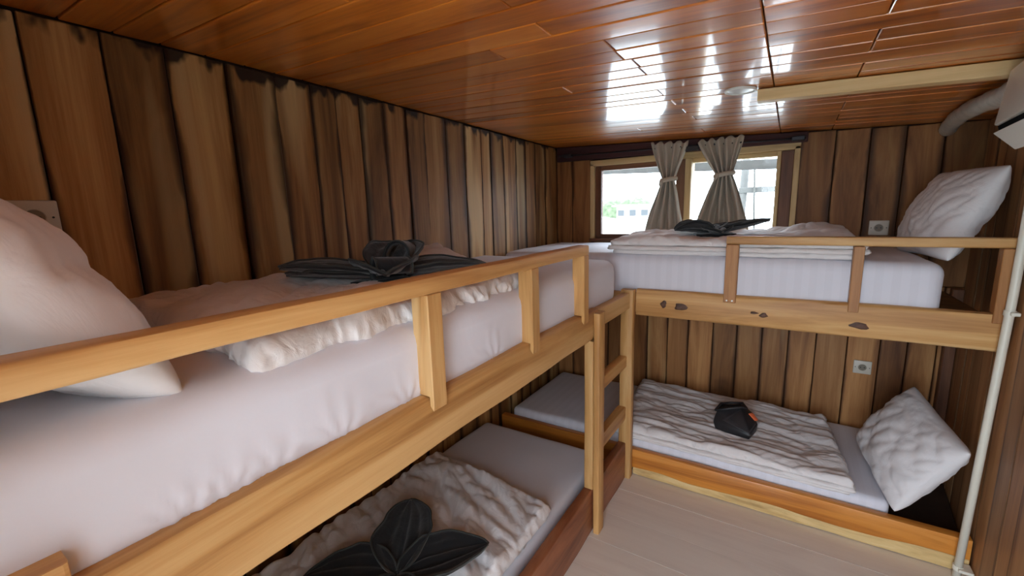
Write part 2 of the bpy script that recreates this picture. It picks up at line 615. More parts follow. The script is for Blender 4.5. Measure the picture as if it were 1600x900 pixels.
nt.links.new(tc.outputs['Object'], nn.inputs['Vector'])
nt.links.new(nn.outputs['Fac'], bb.inputs['Height'])
nt.links.new(bb.outputs[0], b.inputs['Normal'])
M['water'] = mt
mt, nt, b = new_mat('window_glass')
tr = nt.nodes.new('ShaderNodeBsdfTransparent')
gl = nt.nodes.new('ShaderNodeBsdfGlossy')
gl.inputs['Roughness'].default_value = 0.02
lw = nt.nodes.new('ShaderNodeLayerWeight')
lw.inputs['Blend'].default_value = 0.25
mx = nt.nodes.new('ShaderNodeMixShader')
nt.links.new(lw.outputs['Fresnel'], mx.inputs[0])
nt.links.new(tr.outputs[0], mx.inputs[1])
nt.links.new(gl.outputs[0], mx.inputs[2])
nt.links.new(mx.outputs[0], nt.nodes['Material Output'].inputs['Surface'])
M['glass'] = mt

# ================================================================== STRUCTURE
# ---- floor
v, f = box(XL - 0.1, 0.85, YF - 0.05, YB + 0.1, -0.08, -0.022, 0)
floor = struct(put('floor', v, f, M['backing'], origin=(0, 0, 0)))
y = YF
k = 0
while y < YB - 0.01:
    y1 = min(y + 0.185 + 0.02 * ((k * 7) % 3 - 1), YB)
    v, f = box(XL, right_x(y1) + 0.03, y + 0.0008, y1 - 0.0008, -0.022, 0.0 - 0.0004 * (k % 2), 0.0005)
    put('plank', v, f, M['floor'], floor)
    y = y1
    k += 1

# ---- left wall
v, f = box(XL - 0.10, XL - 0.022, YF - 0.1, YB + 0.1, -0.08, 2.0, 0)
wall_left = struct(put('wall_left', v, f, M['backing'], origin=(XL, 0, 0)))
ys = [YF, -0.08, 0.05, 0.17, 0.30, 0.443, 0.578, 0.732, 0.878, 1.01, 1.112, 1.222, 1.346, 1.469, 1.585, 1.738, 1.885, 2.03, 2.12, 2.252, 2.396, 2.512, 2.64, 2.785, YB]
rnd = random.Random(4)
for a, b_ in zip(ys[:-1], ys[1:]):
    d = rnd.uniform(0, 0.005)
    if abs(a - 0.732) < 1e-3:
        d = 0.013
    if abs(a - 1.469) < 1e-3:
        d = 0.010
    v, f = box(XL - 0.022, XL + d, a + 0.0015, b_ - 0.0015, 0.0, ceil_z(XL, b_) - 0.002 - rnd.uniform(0, .006), 0.003)
    put('plank', v, f, M['lwall'], wall_left)

# ---- back wall
WX0, WX1, WZ0, WZ1 = -1.215, 0.012, 1.215, 1.735        # window opening
V = [box(XL - 0.1, WX0, YB + 0.022, YB + 0.09, -0.08, 2.0, 0), box(WX1, 0.9, YB + 0.022, YB + 0.09, -0.08, 2.0, 0),
     box(WX0, WX1, YB + 0.022, YB + 0.09, -0.08, WZ0, 0), box(WX0, WX1, YB + 0.022, YB + 0.09, WZ1, 2.0, 0)]
v, f = join(*V)
wall_back = struct(put('wall_back', v, f, M['backing'], origin=(0, YB, 0)))
xs = [XL, -1.364, -1.22, -1.08, -0.93, -0.796, -0.661, -0.528, -0.379, -0.241, -0.104, 0.032, 0.166, 0.31, 0.451, 0.562, 0.675, 0.76]
for a, b_ in zip(xs[:-1], xs[1:]):
    d = rnd.uniform(0, 0.004)
    z1 = 0.985
    v, f = box(a + 0.0013, b_ - 0.0013, YB - d, YB + 0.022, 0.0, z1, 0.0025)
    put('plank', v, f, M['bwall'], wall_back)
for a, b_ in ((XL, -1.364), (-1.364, WX0), (WX1, 0.17), (0.17, 0.316), (0.316, 0.456), (0.456, 0.599), (0.599, 0.76)):
    d = rnd.uniform(0, 0.005)
    v, f = box(a + 0.0015, b_ - 0.0015, YB - d, YB + 0.022, 0.988, ceil_z((a + b_) / 2, YB) - 0.004, 0.003)
    put('plank', v, f, M['bwall_up'], wall_back)
for a, b_ in ((WX0, -0.80), (-0.80, -0.40), (-0.40, WX1)):
    v, f = box(a + 0.001, b_ - 0.001, YB, YB + 0.022, 0.988, WZ0 - 0.001, 0.002)
    put('plank', v, f, M['bwall_up'], wall_back)
# dark upright strip in the right corner under the back bunk
v, f = box(0.690, 0.735, YB - 0.05, YB - 0.006, 0.0, 0.985, 0.004)
put('corner_strip', v, f, M['frame_z'], wall_back)

# ---- right wall (slightly splayed)
yr = [YF, -0.1, 0.05, 0.2, 0.36, 0.5, 0.65, 0.8, 0.95, 1.09, 1.23, 1.38, 1.51, 1.66, 1.79, 1.90, 2.03, 2.17, 2.32, 2.45, 2.60, 2.72, 2.85, YB]
v, f = prism([(right_x(YF - .1) + 0.022, YF - .1), (right_x(YF - .1) + 0.1, YF - .1), (right_x(YB + .1) + 0.1, YB + .1), (right_x(YB + .1) + 0.022, YB + .1)], 'z', -0.08, 2.0)
wall_right = struct(put('wall_right', v, f, M['backing'], origin=(0.66, 0, 0)))
for a, b_ in zip(yr[:-1], yr[1:]):
    d = rnd.uniform(0, 0.006)
    a2, b2 = a + 0.0013, b_ - 0.0013
    v, f = prism([(right_x(a2) - d, a2), (right_x(a2) + 0.022, a2), (right_x(b2) + 0.022, b2), (right_x(b2) - d, b2)], 'z', 0.0, ceil_z(right_x(a), b_) - 0.004, 0.0025)
    put('plank', v, f, M['rwall'], wall_right)

# ---- front wall with the doorway the photo is taken from
V = [box(XL - 0.1, DOOR[0], YF - 0.09, YF - 0.001, -0.08, 2.0, 0), box(DOOR[1], 0.75, YF - 0.09, YF - 0.001, -0.08, 2.0, 0), box(DOOR[0], DOOR[1], YF - 0.09, YF - 0.001, DOOR[2], 2.0, 0)]
v, f = join(*V)
wall_front = struct(put('wall_front', v, f, M['rwall'], origin=(0, YF, 0)))

# ---- ceiling
cv = []
for (x, yy) in ((XL - .1, YF - .1), (0.9, YF - .1), (0.9, YB + .1), (XL - .1, YB + .1)):
    cv += [(x, yy, ceil_z(x) + 0.018), (x, yy, ceil_z(x) + 0.09)]
cf = [(0, 2, 4, 6), (1, 7, 5, 3), (0, 1, 3, 2), (2, 3, 5, 4), (4, 5, 7, 6), (6, 7, 1, 0)]
ceiling = struct(put('ceiling', cv, cf, M['backing'], origin=(0, 0, CZ0)))
yrow = [YF, -0.14, -0.04, 0.06, 0.16, 0.26, 0.37, 0.47, 0.57, 0.68, 0.79, 0.885, 0.985, 1.075, 1.17, 1.262, 1.349, 1.437, 1.527, 1.622, 1.727, 1.82, 1.91, 2.0, 2.09, 2.18, 2.27, 2.36, 2.45, 2.54, 2.63, 2.72, 2.81, 2.90, YB]
rnd = random.Random(11)
for i, (a, b_) in enumerate(zip(yrow[:-1], yrow[1:])):
    js = [XL]
    if i % 2 == 0 or (0.95 < a < 1.6):
        js.append(-0.44 - (0.1 if a < 1.0 else 0.0) + rnd.uniform(-.015, .015))
    if i % 5 == 3:
        js[-1:] = [js[-1]] if len(js) == 1 else [js[-1] - 0.3]
    js.append(-0.085)
    if i % 3 != 1:
        js.append(0.148)
    js.append(0.78)
    for x0, x1 in zip(js[:-1], js[1:]):
        x0, x1 = x0 + 0.0012, x1 - 0.0012
        t = rnd.uniform(-0.0010, 0.0010)
        dz = rnd.uniform(0, 0.0012)
        bm = bmesh.new()
        q = []
        for (xx, yy, s) in ((x0, a + .0018, 1), (x1, a + .0018, 1), (x1, b_ - .0018, -1), (x0, b_ - .0018, -1)):
            q.append((xx, yy, ceil_z(xx, yy) + dz + s * t))
        lo = [bm.verts.new(p) for p in q]
        hi = [bm.verts.new((p[0], p[1], p[2] + 0.016)) for p in q]
        bm.faces.new(lo)
        bm.faces.new(hi)
        for k in range(4):
            bm.faces.new((lo[k], lo[(k + 1) % 4], hi[(k + 1) % 4], hi[k]))
        bmesh.ops.recalc_face_normals(bm, faces=bm.faces[:])
        bmesh.ops.bevel(bm, geom=bm.edges[:], offset=0.0030, segments=2, affect='EDGES', profile=0.5)
        v, f = from_bm(bm)
        put('plank', v, f, M['ceil'], ceiling)

# ---- pale batten under the ceiling
v, f = timber('x', -0.135, right_x(1.9) - 0.002, 1.878, 1.932, ceil_z(0.3, 1.93) - 0.042, ceil_z(0.3, 1.93) - 0.001, 0.0012, 0.1, 0.003, 3)
v = [(p[0], p[1], p[2] + CSL * (p[0] - 0.3)) for p in v]
trim_1 = struct(put('trim_1', v, f, M['trimw_x']), 'pale wooden batten fixed under the varnished ceiling')

# ---- dark header board above the window
v, f = prism([(XL + 0.02, 1.765), (0.045, 1.750), (0.045, ceil_z(.045, YB) - .002), (XL + 0.02, ceil_z(XL, YB) - .002)], 'y', YB - 0.036, YB - 0.006, 0.004)
trim_2 = struct(put('trim_2', v, f, M['header']), 'dark header board above the window')

# ---- window
win = thing('window_1', 'pale framed twin window over the top bunk', 'window', (-0.6, YB, WZ0))
del win['category']
struct(win)


def wpart(name, x0, x1, y0, y1, z0, z1, mat, bev=0.003):
    v, f = box(x0, x1, y0, y1, z0, z1, bev)
    return put(name, v, f, mat, win)


ya, yb_ = YB - 0.018, YB + 0.085
wpart('jamb', WX0 - 0.005, WX0 + 0.022, ya, yb_, WZ0 - .004, WZ1, M['trimw_z'])
wpart('jamb', WX1 - 0.024, WX1 + 0.004, ya, yb_, WZ0 - .004, WZ1, M['trimw_z'])
wpart('head', WX0 - 0.005, WX1 + 0.004, ya, yb_, WZ1 - 0.018, WZ1 + 0.02, M['trimw_x'])
wpart('sill', WX0 - 0.005, WX1 + 0.004, ya - 0.02, yb_, WZ0 - 0.02, WZ0, M['frame_x'])
wpart('mullion', -0.585, -0.548, ya - 0.004, yb_, WZ0, WZ1 - 0.018, M['trimw_z'])
# left sash
yc, yd = YB + 0.012, YB + 0.052
sl = wpart('sash_stile', WX0 + 0.022, -1.148, yc, yd, WZ0, WZ1 - 0.018, M['frame_z'])
wpart('sash_stile', -0.645, -0.585, yc, yd, WZ0, WZ1 - 0.018, M['frame_z'])
wpart('sash_rail', -1.148, -0.645, yc, yd, 1.685, WZ1 - 0.018, M['frame_x'])
wpart('sash_rail', -1.148, -0.645, yc, yd, WZ0, 1.245, M['frame_x'])
wpart('pane', -1.148, -0.645, YB + 0.030, YB + 0.034, 1.245, 1.685, M['glass'], 0)
# right sash
wpart('sash_rail', -0.548, -0.094, yc, yd, 1.690, WZ1 - 0.018, M['trimw_x'])
wpart('sash_rail', -0.548, -0.094, yc, yd, WZ0, 1.240, M['frame_x'])
wpart('sash_stile', -0.094, -0.074, yc - 0.012, yd, WZ0, WZ1 - 0.018, M['trimw_z'])
wpart('side_board', -0.074, WX1 - 0.024, yc, yd, WZ0, WZ1 - 0.018, M['frame_z'])
wpart('pane', -0.548, -0.094, YB + 0.030, YB + 0.034, 1.240, 1.690, M['glass'], 0)

# ================================================================== BUNKS
def rail_post_left(y0, y1, parent):
    """guard rail post of the left bunk with a tongue lapped over the beam"""
    pts = [(FX - 0.036, 1.018), (FX + 0.001, 1.018), (FX + 0.001, 0.997), (FX + 0.011, 0.984), (FX + 0.013, 1.0), (FX + 0.013, 1.250), (FX - 0.036, 1.250)]
    v, f = prism(pts, 'y', y0, y1, 0.002)
    return put('rail_post', v, f, M['teak_z'], parent)


LB = thing('bunk_bed', 'pale teak bunk along the left plank wall with long guard rail', 'bunk bed', (-1.07, 0.95, 0), 'teak bunks')
v, f = timber('y', YF + 0.005, 1.68, FX - 0.062, FX, 0.888, 1.016, 0.006, 0.04, 0.014, 5, 3.0)
put('side_beam', v, f, M['teak_y'], LB, True, autosmooth=40)
v, f = timber('y', YF + 0.005, 1.545, FX - 0.036, FX + 0.012, 1.249, 1.287, 0.0016, 0.05, 0.006, 9)
put('guard_rail', v, f, M['teak_y'], LB, True, autosmooth=40)
for a, b_ in ((0.662, 0.708), (1.108, 1.152), (1.500, 1.544)):
    rail_post_left(a, b_, LB)
v, f = timber('z', 1.017, 1.052, FX - 0.046, FX + 0.006, 0.03, 0.086, 0.002, 0.01, 0.006, 2)
put('beam_block', v, f, M['teak_y'], LB)
y = YF + 0.01
while y < 1.9:
    v, f = box(XL + 0.012, FX - 0.064, y, min(y + 0.12, 2.02), 0.955, 0.973, 0.002)
    put('slat', v, f, M['bwall'], LB)
    y += 0.135
v, f = timber('y', YF + 0.005, 2.080, FX - 0.045, FX - 0.003, 0.0, 0.205, 0.003, 0.06, 0.006, 21)
put('lower_board', v, f, M['redboard'], LB, True, autosmooth=40)
v, f = box(XL + 0.01, FX - 0.047, YF + 0.01, 1.98, 0.0, 0.045, 0.002)
put('lower_base', v, f, M['bwall_up'], LB)

BB = thing('bunk_bed', 'pale teak bunk along the back wall below the window', 'bunk bed', (-0.35, 2.55, 0), 'teak bunks')
xe = right_x(FY) - 0.012
v, f = timber('x', -0.632, xe, FY, FY + 0.055, 0.888, 1.022, 0.004, 0.05, 0.010, 31, 3.0)
put('side_beam', v, f, M['teak_x'], BB, True, autosmooth=40)
v, f = timber('x', XL + 0.012, -0.634, FY + 0.008, FY + 0.055, 0.90, 1.0, 0.002, 0.1, 0.006, 33)
put('side_beam', v, f, M['teak_x'], BB, True, autosmooth=40)
v, f = timber('x', -0.236, xe, FY - 0.006, FY + 0.038, 1.251, 1.286, 0.0012, 0.05, 0.006, 35)
put('guard_rail', v, f, M['teak_x'], BB, True, autosmooth=40)
for (x0, x1) in ((-0.236, -0.186), (0.212, 0.246), (0.612, xe)):
    pts = [(FY + 0.036, 1.0235), (FY + 0.036, 1.250), (FY - 0.010, 1.250), (FY - 0.010, 0.990), (FY - 0.001, 0.990), (FY - 0.001, 1.0235)]
    v, f = prism(pts, 'x', x0, x1, 0.002)
    p = put('rail_post', v, f, M['post'], BB)
    if x0 < 0:
        for sx_ in (-0.222, -0.200):
            v, f = tube([(sx_, FY - 0.013, 1.0), (sx_, FY - 0.0095, 1.0)], 0.0035, 8)
            put('screw', v, f, M['metal'], p)
# knots in the beam
for (kx, kz, rx, rz) in ((-0.498, 0.955, 0.014, 0.017), (-0.420, 0.950, 0.028, 0.020), (-0.112, 0.952, 0.016, 0.005), (-0.075, 0.945, 0.016, 0.010), (0.255, 0.937, 0.030, 0.014)):
    V = []
    for r_, yy in ((1.0, FY - 0.0015), (0.6, FY - 0.0035), (1.0, FY + 0.004)):
        V.append([(kx + rx * r_ * (1 + .25 * math.sin(3 * t + kx * 40)) * math.cos(t), yy, kz + rz * r_ * (1 + .2 * math.cos(2 * t + kx * 30)) * math.sin(t)) for t in np.linspace(0, 2 * math.pi, 14, endpoint=False)])
    vv = V[0] + V[1] + V[2]
    ff = [tuple(range(14, 28))] + [(i, (i + 1) % 14, 14 + (i + 1) % 14, 14 + i) for i in range(14)] + [(28 + i, 28 + (i + 1) % 14, (i + 1) % 14, i) for i in range(14)]
    put('knot', vv, ff, M['knot'], BB)
x = XL + 0.012
while x < 0.60:
    v, f = box(x, min(x + 0.12, 0.66), FY + 0.058, YB - 0.054, 0.955, 0.973, 0.002)
    put('slat', v, f, M['bwall'], BB)
    x += 0.135
v, f = timber('x', XL + 0.012, right_x(FY) - 0.010, FY, FY + 0.042, 0.040, 0.146, 0.002, 0.06, 0.006, 41)
put('lower_board', v, f, M['orange'], BB, True, autosmooth=40)
# pale waney bottom edge of the lower board
V, F = [], []
n = 60
x0_, x1_ = -0.63, right_x(FY) - 0.012
for i in range(n + 1):
    x = x0_ + (x1_ - x0_) * i / n
    top = 0.042 + 0.016 * float(perlin(x * 5, 1.3, 4)) + 0.012 * (x - x0_) / (x1_ - x0_) + 0.006
    bot = 0.003 + 0.006 * abs(float(perlin(x * 7, 2.3, 8)))
    V += [(x, FY - 0.002, top), (x, FY - 0.006 - 0.004 * float(perlin(x * 9, .3, 2)), (top + bot) / 2), (x, FY + 0.004, bot), (x, FY + 0.03, bot), (x, FY + 0.03, top)]
for i in range(n):
    for j in range(5):
        F.append((i * 5 + j, i * 5 + (j + 1) % 5, (i + 1) * 5 + (j + 1) % 5, (i + 1) * 5 + j))
F += [tuple(range(5)), tuple(n * 5 + j for j in range(5))]
put('waney_edge', V, F, M['waney'], BB, True, autosmooth=50)
v, f = prism([(XL + 0.01, FY + 0.044), (right_x(FY) - 0.007, FY + 0.044), (right_x(YB - 0.054) - 0.0075, YB - 0.054), (XL + 0.01, YB - 0.054)], 'z', 0.0, 0.045, 0.002)
put('lower_base', v, f, M['backing'], BB)

# ---- ladder between the two bunks
LD = thing('bunk_ladder', 'short pale teak ladder where the two bunks meet', 'ladder', (-0.66, 1.87, 0))
pts = [(-0.690, 0.0), (-0.638, 0.0), (-0.634, 0.60), (-0.628, 0.985), (-0.634, 1.0), (-0.650, 1.008), (-0.652, 0.60), (-0.652, 0.22)]
# front stile stands against the beam; rear stile carries the back bunk
v, f = timber('z', 0.0, 1.004, FX + 0.003, FX + 0.030, 1.618, 1.680, 0.0015, 0.06, 0.005, 51)
put('stile', v, f, M['teak_z'], LD, True, autosmooth=40)
v, f = timber('z', 0.210, 0.884, FX - 0.038, FX + 0.0015, 1.618, 1.678, 0.0015, 0.06, 0.004, 52)
put('stile_backing', v, f, M['teak_z'], LD, True, autosmooth=40)
v, f = timber('z', 0.0, 1.022, FX - 0.042, FX + 0.022, 2.083, 2.130, 0.0015, 0.06, 0.006, 53)
put('stile', v, f, M['teak_z'], LD, True, autosmooth=40)
for z0, z1, d in ((0.930, 1.008, 0.0), (0.620, 0.680, -0.012), (0.335, 0.405, -0.012)):
    v, f = timber('y', 1.681, 2.082, FX - 0.034 + d, FX + 0.006 + d, z0, z1, 0.0015, 0.06, 0.004, int(z0 * 100))
    put('rung', v, f, M['teak_y'], LD, True, autosmooth=40)


# ================================================================== BEDDING
def mattress_disp(seed, gather=None, crown=0.008, sag=0.0):
    def fn(P, N):
        P = P.copy()
        x, y, z = P[:, 0], P[:, 1], P[:, 2]
        hz = z.max()
        d = 0.004 * perlin(x * 3 + y, y * 3, seed) + 0.003 * perlin(x * 6, (y + z) * 6, seed + 2)
        P = P + N * d[:, None]
        hx, hy = x.max(), y.max()
        P[:, 2] += np.where(N[:, 2] > 0.5, crown * (1 - (x / hx) ** 2) * (1 - (y / hy) ** 4), 0)
        if gather is not None:
            for (gy, gz, rad, amp, k) in gather:
                # radiating pleats on the front (+x) face
                m_ = N[:, 0] > 0.4
                dy, dz = y - gy, z - gz
                rr = np.sqrt(dy ** 2 + dz ** 2) + 1e-6
                th = np.arctan2(dz, dy)
                pl = np.abs(np.sin(th * k + 2.0 * perlin(dy * 20, dz * 20, seed + 5))) ** 2.5
                wgt = np.exp(-(rr / rad) ** 2) * smooth01(rr / 0.012)
                P[:, 0] += np.where(m_, amp * wgt * pl, 0)
        return P
    return fn


def mattress(name, label, x0, x1, y0, y1, z0, z1, mat, seed, res, r=0.045, gather=None, group='white mattresses'):
    c = ((x0 + x1) / 2, (y0 + y1) / 2, (z0 + z1) / 2)
    v, f = soft_box(c, (x1 - x0, y1 - y0, z1 - z0), r, res, mattress_disp(seed, gather))
    o = put(name, v, f, mat, None, True)
    return tag(o, label, 'mattress', group)


yc0, yc1 = YF + 0.02, 1.985
ycn = (yc0 + yc1) / 2
gl_ = [(0.205 - ycn, -0.088, 0.05, 0.010, 7), (0.262 - ycn, -0.080, 0.045, 0.008, 6), (0.33 - ycn, -0.085, 0.06, 0.005, 5), (0.45 - ycn, -0.085, 0.07, 0.005, 6), (0.62 - ycn, -0.085, 0.06, 0.006, 6), (0.95 - ycn, -0.09, 0.08, 0.004, 6)]
mattress('mattress', 'thick white mattress on the top bunk along the left wall', XL + 0.02, -0.682, yc0, yc1, 0.976, 1.185, M['sheet'], 1, (36, 300, 26), 0.05, gl_)
mattress('mattress', 'white striped mattress on the top bunk under the window', XL + 0.03, 0.492, FY + 0.030, YB - 0.045, 0.978, 1.188, M['sheet_sx'], 2, (80, 30, 8), 0.045)
mattress('mattress', 'thin white mattress on the lower bunk along the left wall', XL + 0.02, -0.728, yc0, 1.955, 0.047, 0.195, M['sheet'], 3, (30, 70, 6), 0.04)
mattress('mattress', 'thin white striped mattress on the lower bunk along the back wall', XL + 0.06, 0.430, FY + 0.050, YB - 0.06, 0.047, 0.188, M['sheet_sx'], 4, (80, 30, 6), 0.03)


def duvet(label, corners, z0, layers, lt, top_amp, waves, mat, seed, lump=None, res=(110, 80), group='folded white duvets', drape=None, edge_amp=0.012, ruf=1.0):
    """folded duvet: stacked puffy layers over a quad footprint (corners in order: u0v0,u1v0,u1v1,u0v1)"""
    C = [np.array(c, float) for c in corners]
    parts = []
    for k in range(layers):
        top = (k == layers - 1)
        nu, nv = res if top else (res[0] // 2, res[1] // 2)

        def fn(P, N, k=k, top=top):
            P = P.copy()
            u, v_ = P[:, 0] + .5, P[:, 1] + .5
            # wobbling outline
            ed = np.minimum(np.minimum(u, 1 - u), np.minimum(v_, 1 - v_))
            wob = edge_amp * perlin(u * 9 + k * 3, v_ * 9, seed + 20 + k) * (1 - smooth01(ed / 0.12))
            inset = 0.012 * ((k * 2) % 3 - 1) * (0.6 if top else 1)
            uu = np.clip(u, -.02, 1.02)
            vv = np.clip(v_, -.02, 1.02)
            q = (C[0][None] * ((1 - uu) * (1 - vv))[:, None] + C[1][None] * (uu * (1 - vv))[:, None] + C[2][None] * (uu * vv)[:, None] + C[3][None] * ((1 - uu) * vv)[:, None])
            ctr = sum(C) / 4
            dirv = q - ctr
            ln = np.linalg.norm(dirv, axis=1, keepdims=True) + 1e-6
            q = q + dirv / ln * (wob + inset * (1 - smooth01(ed / 0.12)))[:, None]
            x, y = q[:, 0], q[:, 1]
            z = P[:, 2] + z0 + lt * (k + .5)
            if top:
                up = N[:, 2] > 0.2
                wr = np.zeros_like(x)
                for (ang, fr, st, amp, sd) in waves:
                    wr += amp * wrinkle(x, y, ang, fr, st, seed + sd)
                if lump is not None:
                    for (lx, ly, lr, la) in lump:
                        wr += la * np.exp(-(((x - lx) ** 2 + (y - ly) ** 2) / lr ** 2))
                z = z + np.where(up, wr * top_amp * smooth01(ed / 0.04 + 0.25), 0.0)
            # small gathers on the rolled edges
            side = (1 - np.abs(N[:, 2]))
            per = (x * 1.0 + y * 0.83)
            g = -0.030 * np.abs(perlin(per * 24 + z * 22, z * 34 - per * 6, seed + 31 + k)) - 0.014 * np.abs(perlin(per * 55 - z * 60, z * 50, seed + 33)) + 0.008
            q = q + (dirv / ln) * (ruf * g * side)[:, None]
            z = z + 0.003 * perlin(x * 16, y * 16, seed + 40 + k)
            if drape is not None:
                z = z + drape(x, y)
            return np.stack([x + (q[:, 0] - x), y + (q[:, 1] - y), z], 1)
        # unit footprint box with real thickness
        r = lt * 0.5
        # rounding in unit space: convert radius
        sx = np.linalg.norm(C[1] - C[0])
        sy = np.linalg.norm(C[3] - C[0])
        v, f = unit_slab(nu, nv, r / sx, r / sy, r, fn)
        parts.append((v, f))
    v, f = join(*parts)
    o = put('duvet', v, f, mat, None, True)
    return tag(o, label, 'duvet', group)


def unit_slab(nu, nv, ru, rv, r, fn):
    """slab on the unit square, rounded rim of radius r (ru, rv in unit space)"""
    nk = 7
    us = np.linspace(-.5 + ru, .5 - ru, nu + 1)
    vs = np.linspace(-.5 + rv, .5 - rv, nv + 1)
    V, Nn, F = [], [], []
    idx = {}

    def add(p, n):
        V.append(p)
        Nn.append(n)
        return len(V) - 1
    T = [[add((u, v, r), (0, 0, 1)) for v in vs] for u in us]
    B = [[add((u, v, -r), (0, 0, -1)) for v in vs] for u in us]
    for i in range(nu):
        for j in range(nv):
            F.append((T[i][j], T[i + 1][j], T[i + 1][j + 1], T[i][j + 1]))
            F.append((B[i][j], B[i][j + 1], B[i + 1][j + 1], B[i + 1][j]))
    ring = [(i, 0) for i in range(nu)] + [(nu, j) for j in range(nv)] + [(i, nv) for i in range(nu, 0, -1)] + [(0, j) for j in range(nv, 0, -1)]
    prev = [T[i][j] for i, j in ring]
    for k in range(1, nk):
        a = math.pi / 2 - math.pi * k / nk
        cur = []
        for (i, j) in ring:
            du = -1 if i == 0 else (1 if i == nu else 0)
            dv = -1 if j == 0 else (1 if j == nv else 0)
            s = math.sqrt(du * du + dv * dv)
            du, dv = du / s, dv / s
            c_ = math.cos(a)
            cur.append(add((us[i] + du * ru * c_, vs[j] + dv * rv * c_, r * math.sin(a)), (du * c_, dv * c_, math.sin(a))))
        n = len(ring)
        for q in range(n):
            F.append((prev[q], cur[q], cur[(q + 1) % n], prev[(q + 1) % n]))
        prev = cur
    last = [B[i][j] for i, j in ring]
    n = len(ring)
    for q in range(n):
        F.append((prev[q], last[q], last[(q + 1) % n], prev[(q + 1) % n]))
    P = fn(np.array(V), np.array(Nn))
    return P, F


# top left bunk
duvet('rumpled white duvet on the left top bunk under the black towel', [(-0.702, 0.32), (-0.702, 1.24), (-1.44, 1.46), (-1.42, 0.34)], 1.184, 1, 0.042, 1.0,
      [(0.5, 6, 2.5, 0.034, 1), (1.9, 11, 2, 0.022, 2), (0.2, 22, 2, 0.012, 3)], M['duvet'], 3, lump=[(-1.25, 1.42, 0.15, 0.065)], res=(200, 130), ruf=1.7, edge_amp=0.03, drape=lambda x, y: -0.016 * smooth01((x + 0.80) / 0.09))
# top back bunk
duvet('folded white duvet on the top bunk below the window', [(-0.79, FY + 0.045), (0.262, FY + 0.045), (0.25, YB - 0.10), (-0.80, YB - 0.10)], 1.190, 3, 0.022, 1.0,
      [(0.2, 6, 2.5, 0.040, 1), (1.2, 12, 2, 0.020, 2), (0.4, 26, 2, 0.008, 3)], M['duvet'], 13, lump=[(0.10, 2.70, 0.14, 0.05), (-0.6, 2.55, 0.12, 0.02)], res=(150, 90))
# lower left bunk
duvet('white duvet on the left lower bunk with a black towel flower on it', [(-0.745, 0.45), (-0.735, 1.385), (-1.40, 1.465), (-1.42, 0.40)], 0.196, 2, 0.026, 1.0,
      [(2.5, 8, 4, 0.050, 1), (2.9, 15, 4, 0.030, 2), (2.2, 30, 3, 0.012, 3)], M['duvet2'], 23, lump=[(-1.3, 1.3, 0.15, 0.02)], res=(150, 110))
# lower back bunk
duvet('wrinkled white duvet on the back lower bunk', [(-0.74, FY + 0.022), (0.300, FY + 0.012), (0.235, YB - 0.17), (-0.80, YB - 0.10)], 0.189, 3, 0.020, 1.0,
      [(0.05, 9, 4.5, 0.045, 1), (-0.2, 17, 4, 0.022, 2), (0.5, 32, 3, 0.006, 3)], M['duvet'], 33, res=(170, 120))


def pillow(label, c, X, Y, L, W, T, seed, n=72, sag=0.0):
    X = np.array(X, float)
    X /= np.linalg.norm(X)
    Y = np.array(Y, float)
    Y -= X * X.dot(Y)
    Y /= np.linalg.norm(Y)
    Z = np.cross(X, Y)
    a = np.sin(np.linspace(-math.pi / 2, math.pi / 2, n + 1))
    S, Tt = np.meshgrid(a, a, indexing='ij')
    cr = 1 - 0.04 * (S * Tt) ** 6
    x = L / 2 * S * (1 - 0.05 * (1 - Tt ** 2)) * cr
    y = W / 2 * Tt * (1 - 0.05 * (1 - S ** 2)) * cr
    e = ((1 - S ** 2) * (1 - Tt ** 2))
    h = T / 2 * np.clip(e, 0, 1) ** 0.44
    ew = smooth01(e * 6)
    P = []
    for s in (1, -1):
        wr = 0.022 * (wrinkle(x, y, 0.7, 7, 3.5, seed + s) - .2) + 0.016 * (wrinkle(x, y, 2.3, 15, 2.5, seed + 4 * s) - .2) + 0.006 * (wrinkle(x, y, .2, 30, 2, seed + 9) - .2)
        # pleats running in from the corners and seams
        rim = (1 - smooth01(e * 2.2)) * ew
        wr = wr + 0.006 * perlin((x + y) * 45, (x - y) * 12, seed + 12) * rim
        hh = s * (h + wr * ew)
        wav = 0.006 * perlin(x * 7, y * 7, seed + 15)
        P.append(np.stack([x, y, hh + wav * (1 - .5 * ew) * 2], -1).reshape(-1, 3))
    m_ = n + 1
    F = []
    edge = set()
    for i in range(n):
        for j in range(n):
            F.append((i * m_ + j, (i + 1) * m_ + j, (i + 1) * m_ + j + 1, i * m_ + j + 1))
    off = m_ * m_

    def bid(i, j):
        return i * m_ + j if i in (0, n) or j in (0, n) else off + i * m_ + j
    for i in range(n):
        for j in range(n):
            F.append((bid(i, j), bid(i, j + 1), bid(i + 1, j + 1), bid(i + 1, j)))
    A = np.concatenate(P)
    if sag:
        A[:, 2] += sag * (A[:, 0] / (L / 2)) ** 2
    Wd = A[:, :1] * X + A[:, 1:2] * Y + A[:, 2:3] * Z + np.array(c)
    # drop unused bottom rim verts
    used = sorted(set(i for q in F for i in q))
    mp = {o: k for k, o in enumerate(used)}
    o = put('pillow', Wd[used], [[mp[i] for i in q] for q in F], M['pillow'], None, True)
    return tag(o, label, 'pillow', 'white pillows')


pillow('large white pillow leaning at the near end of the left top bunk', (-1.037, 0.062, 1.372), (1, .10, -.05), (0, -.62, .78), 0.72, 0.47, 0.215, 2)
pillow('white pillow leaning on the right wall on the top back bunk', (0.535, 2.51, 1.362), (-.15, .99, 0), (.36, .05, .93), 0.50, 0.38, 0.17, 7)
pillow('crumpled white pillow leaning on the right wall on the lower back bunk', (0.485, 2.37, 0.372), (-.17, .97, .15), (.49, -.05, .87), 0.50, 0.38, 0.17, 11)


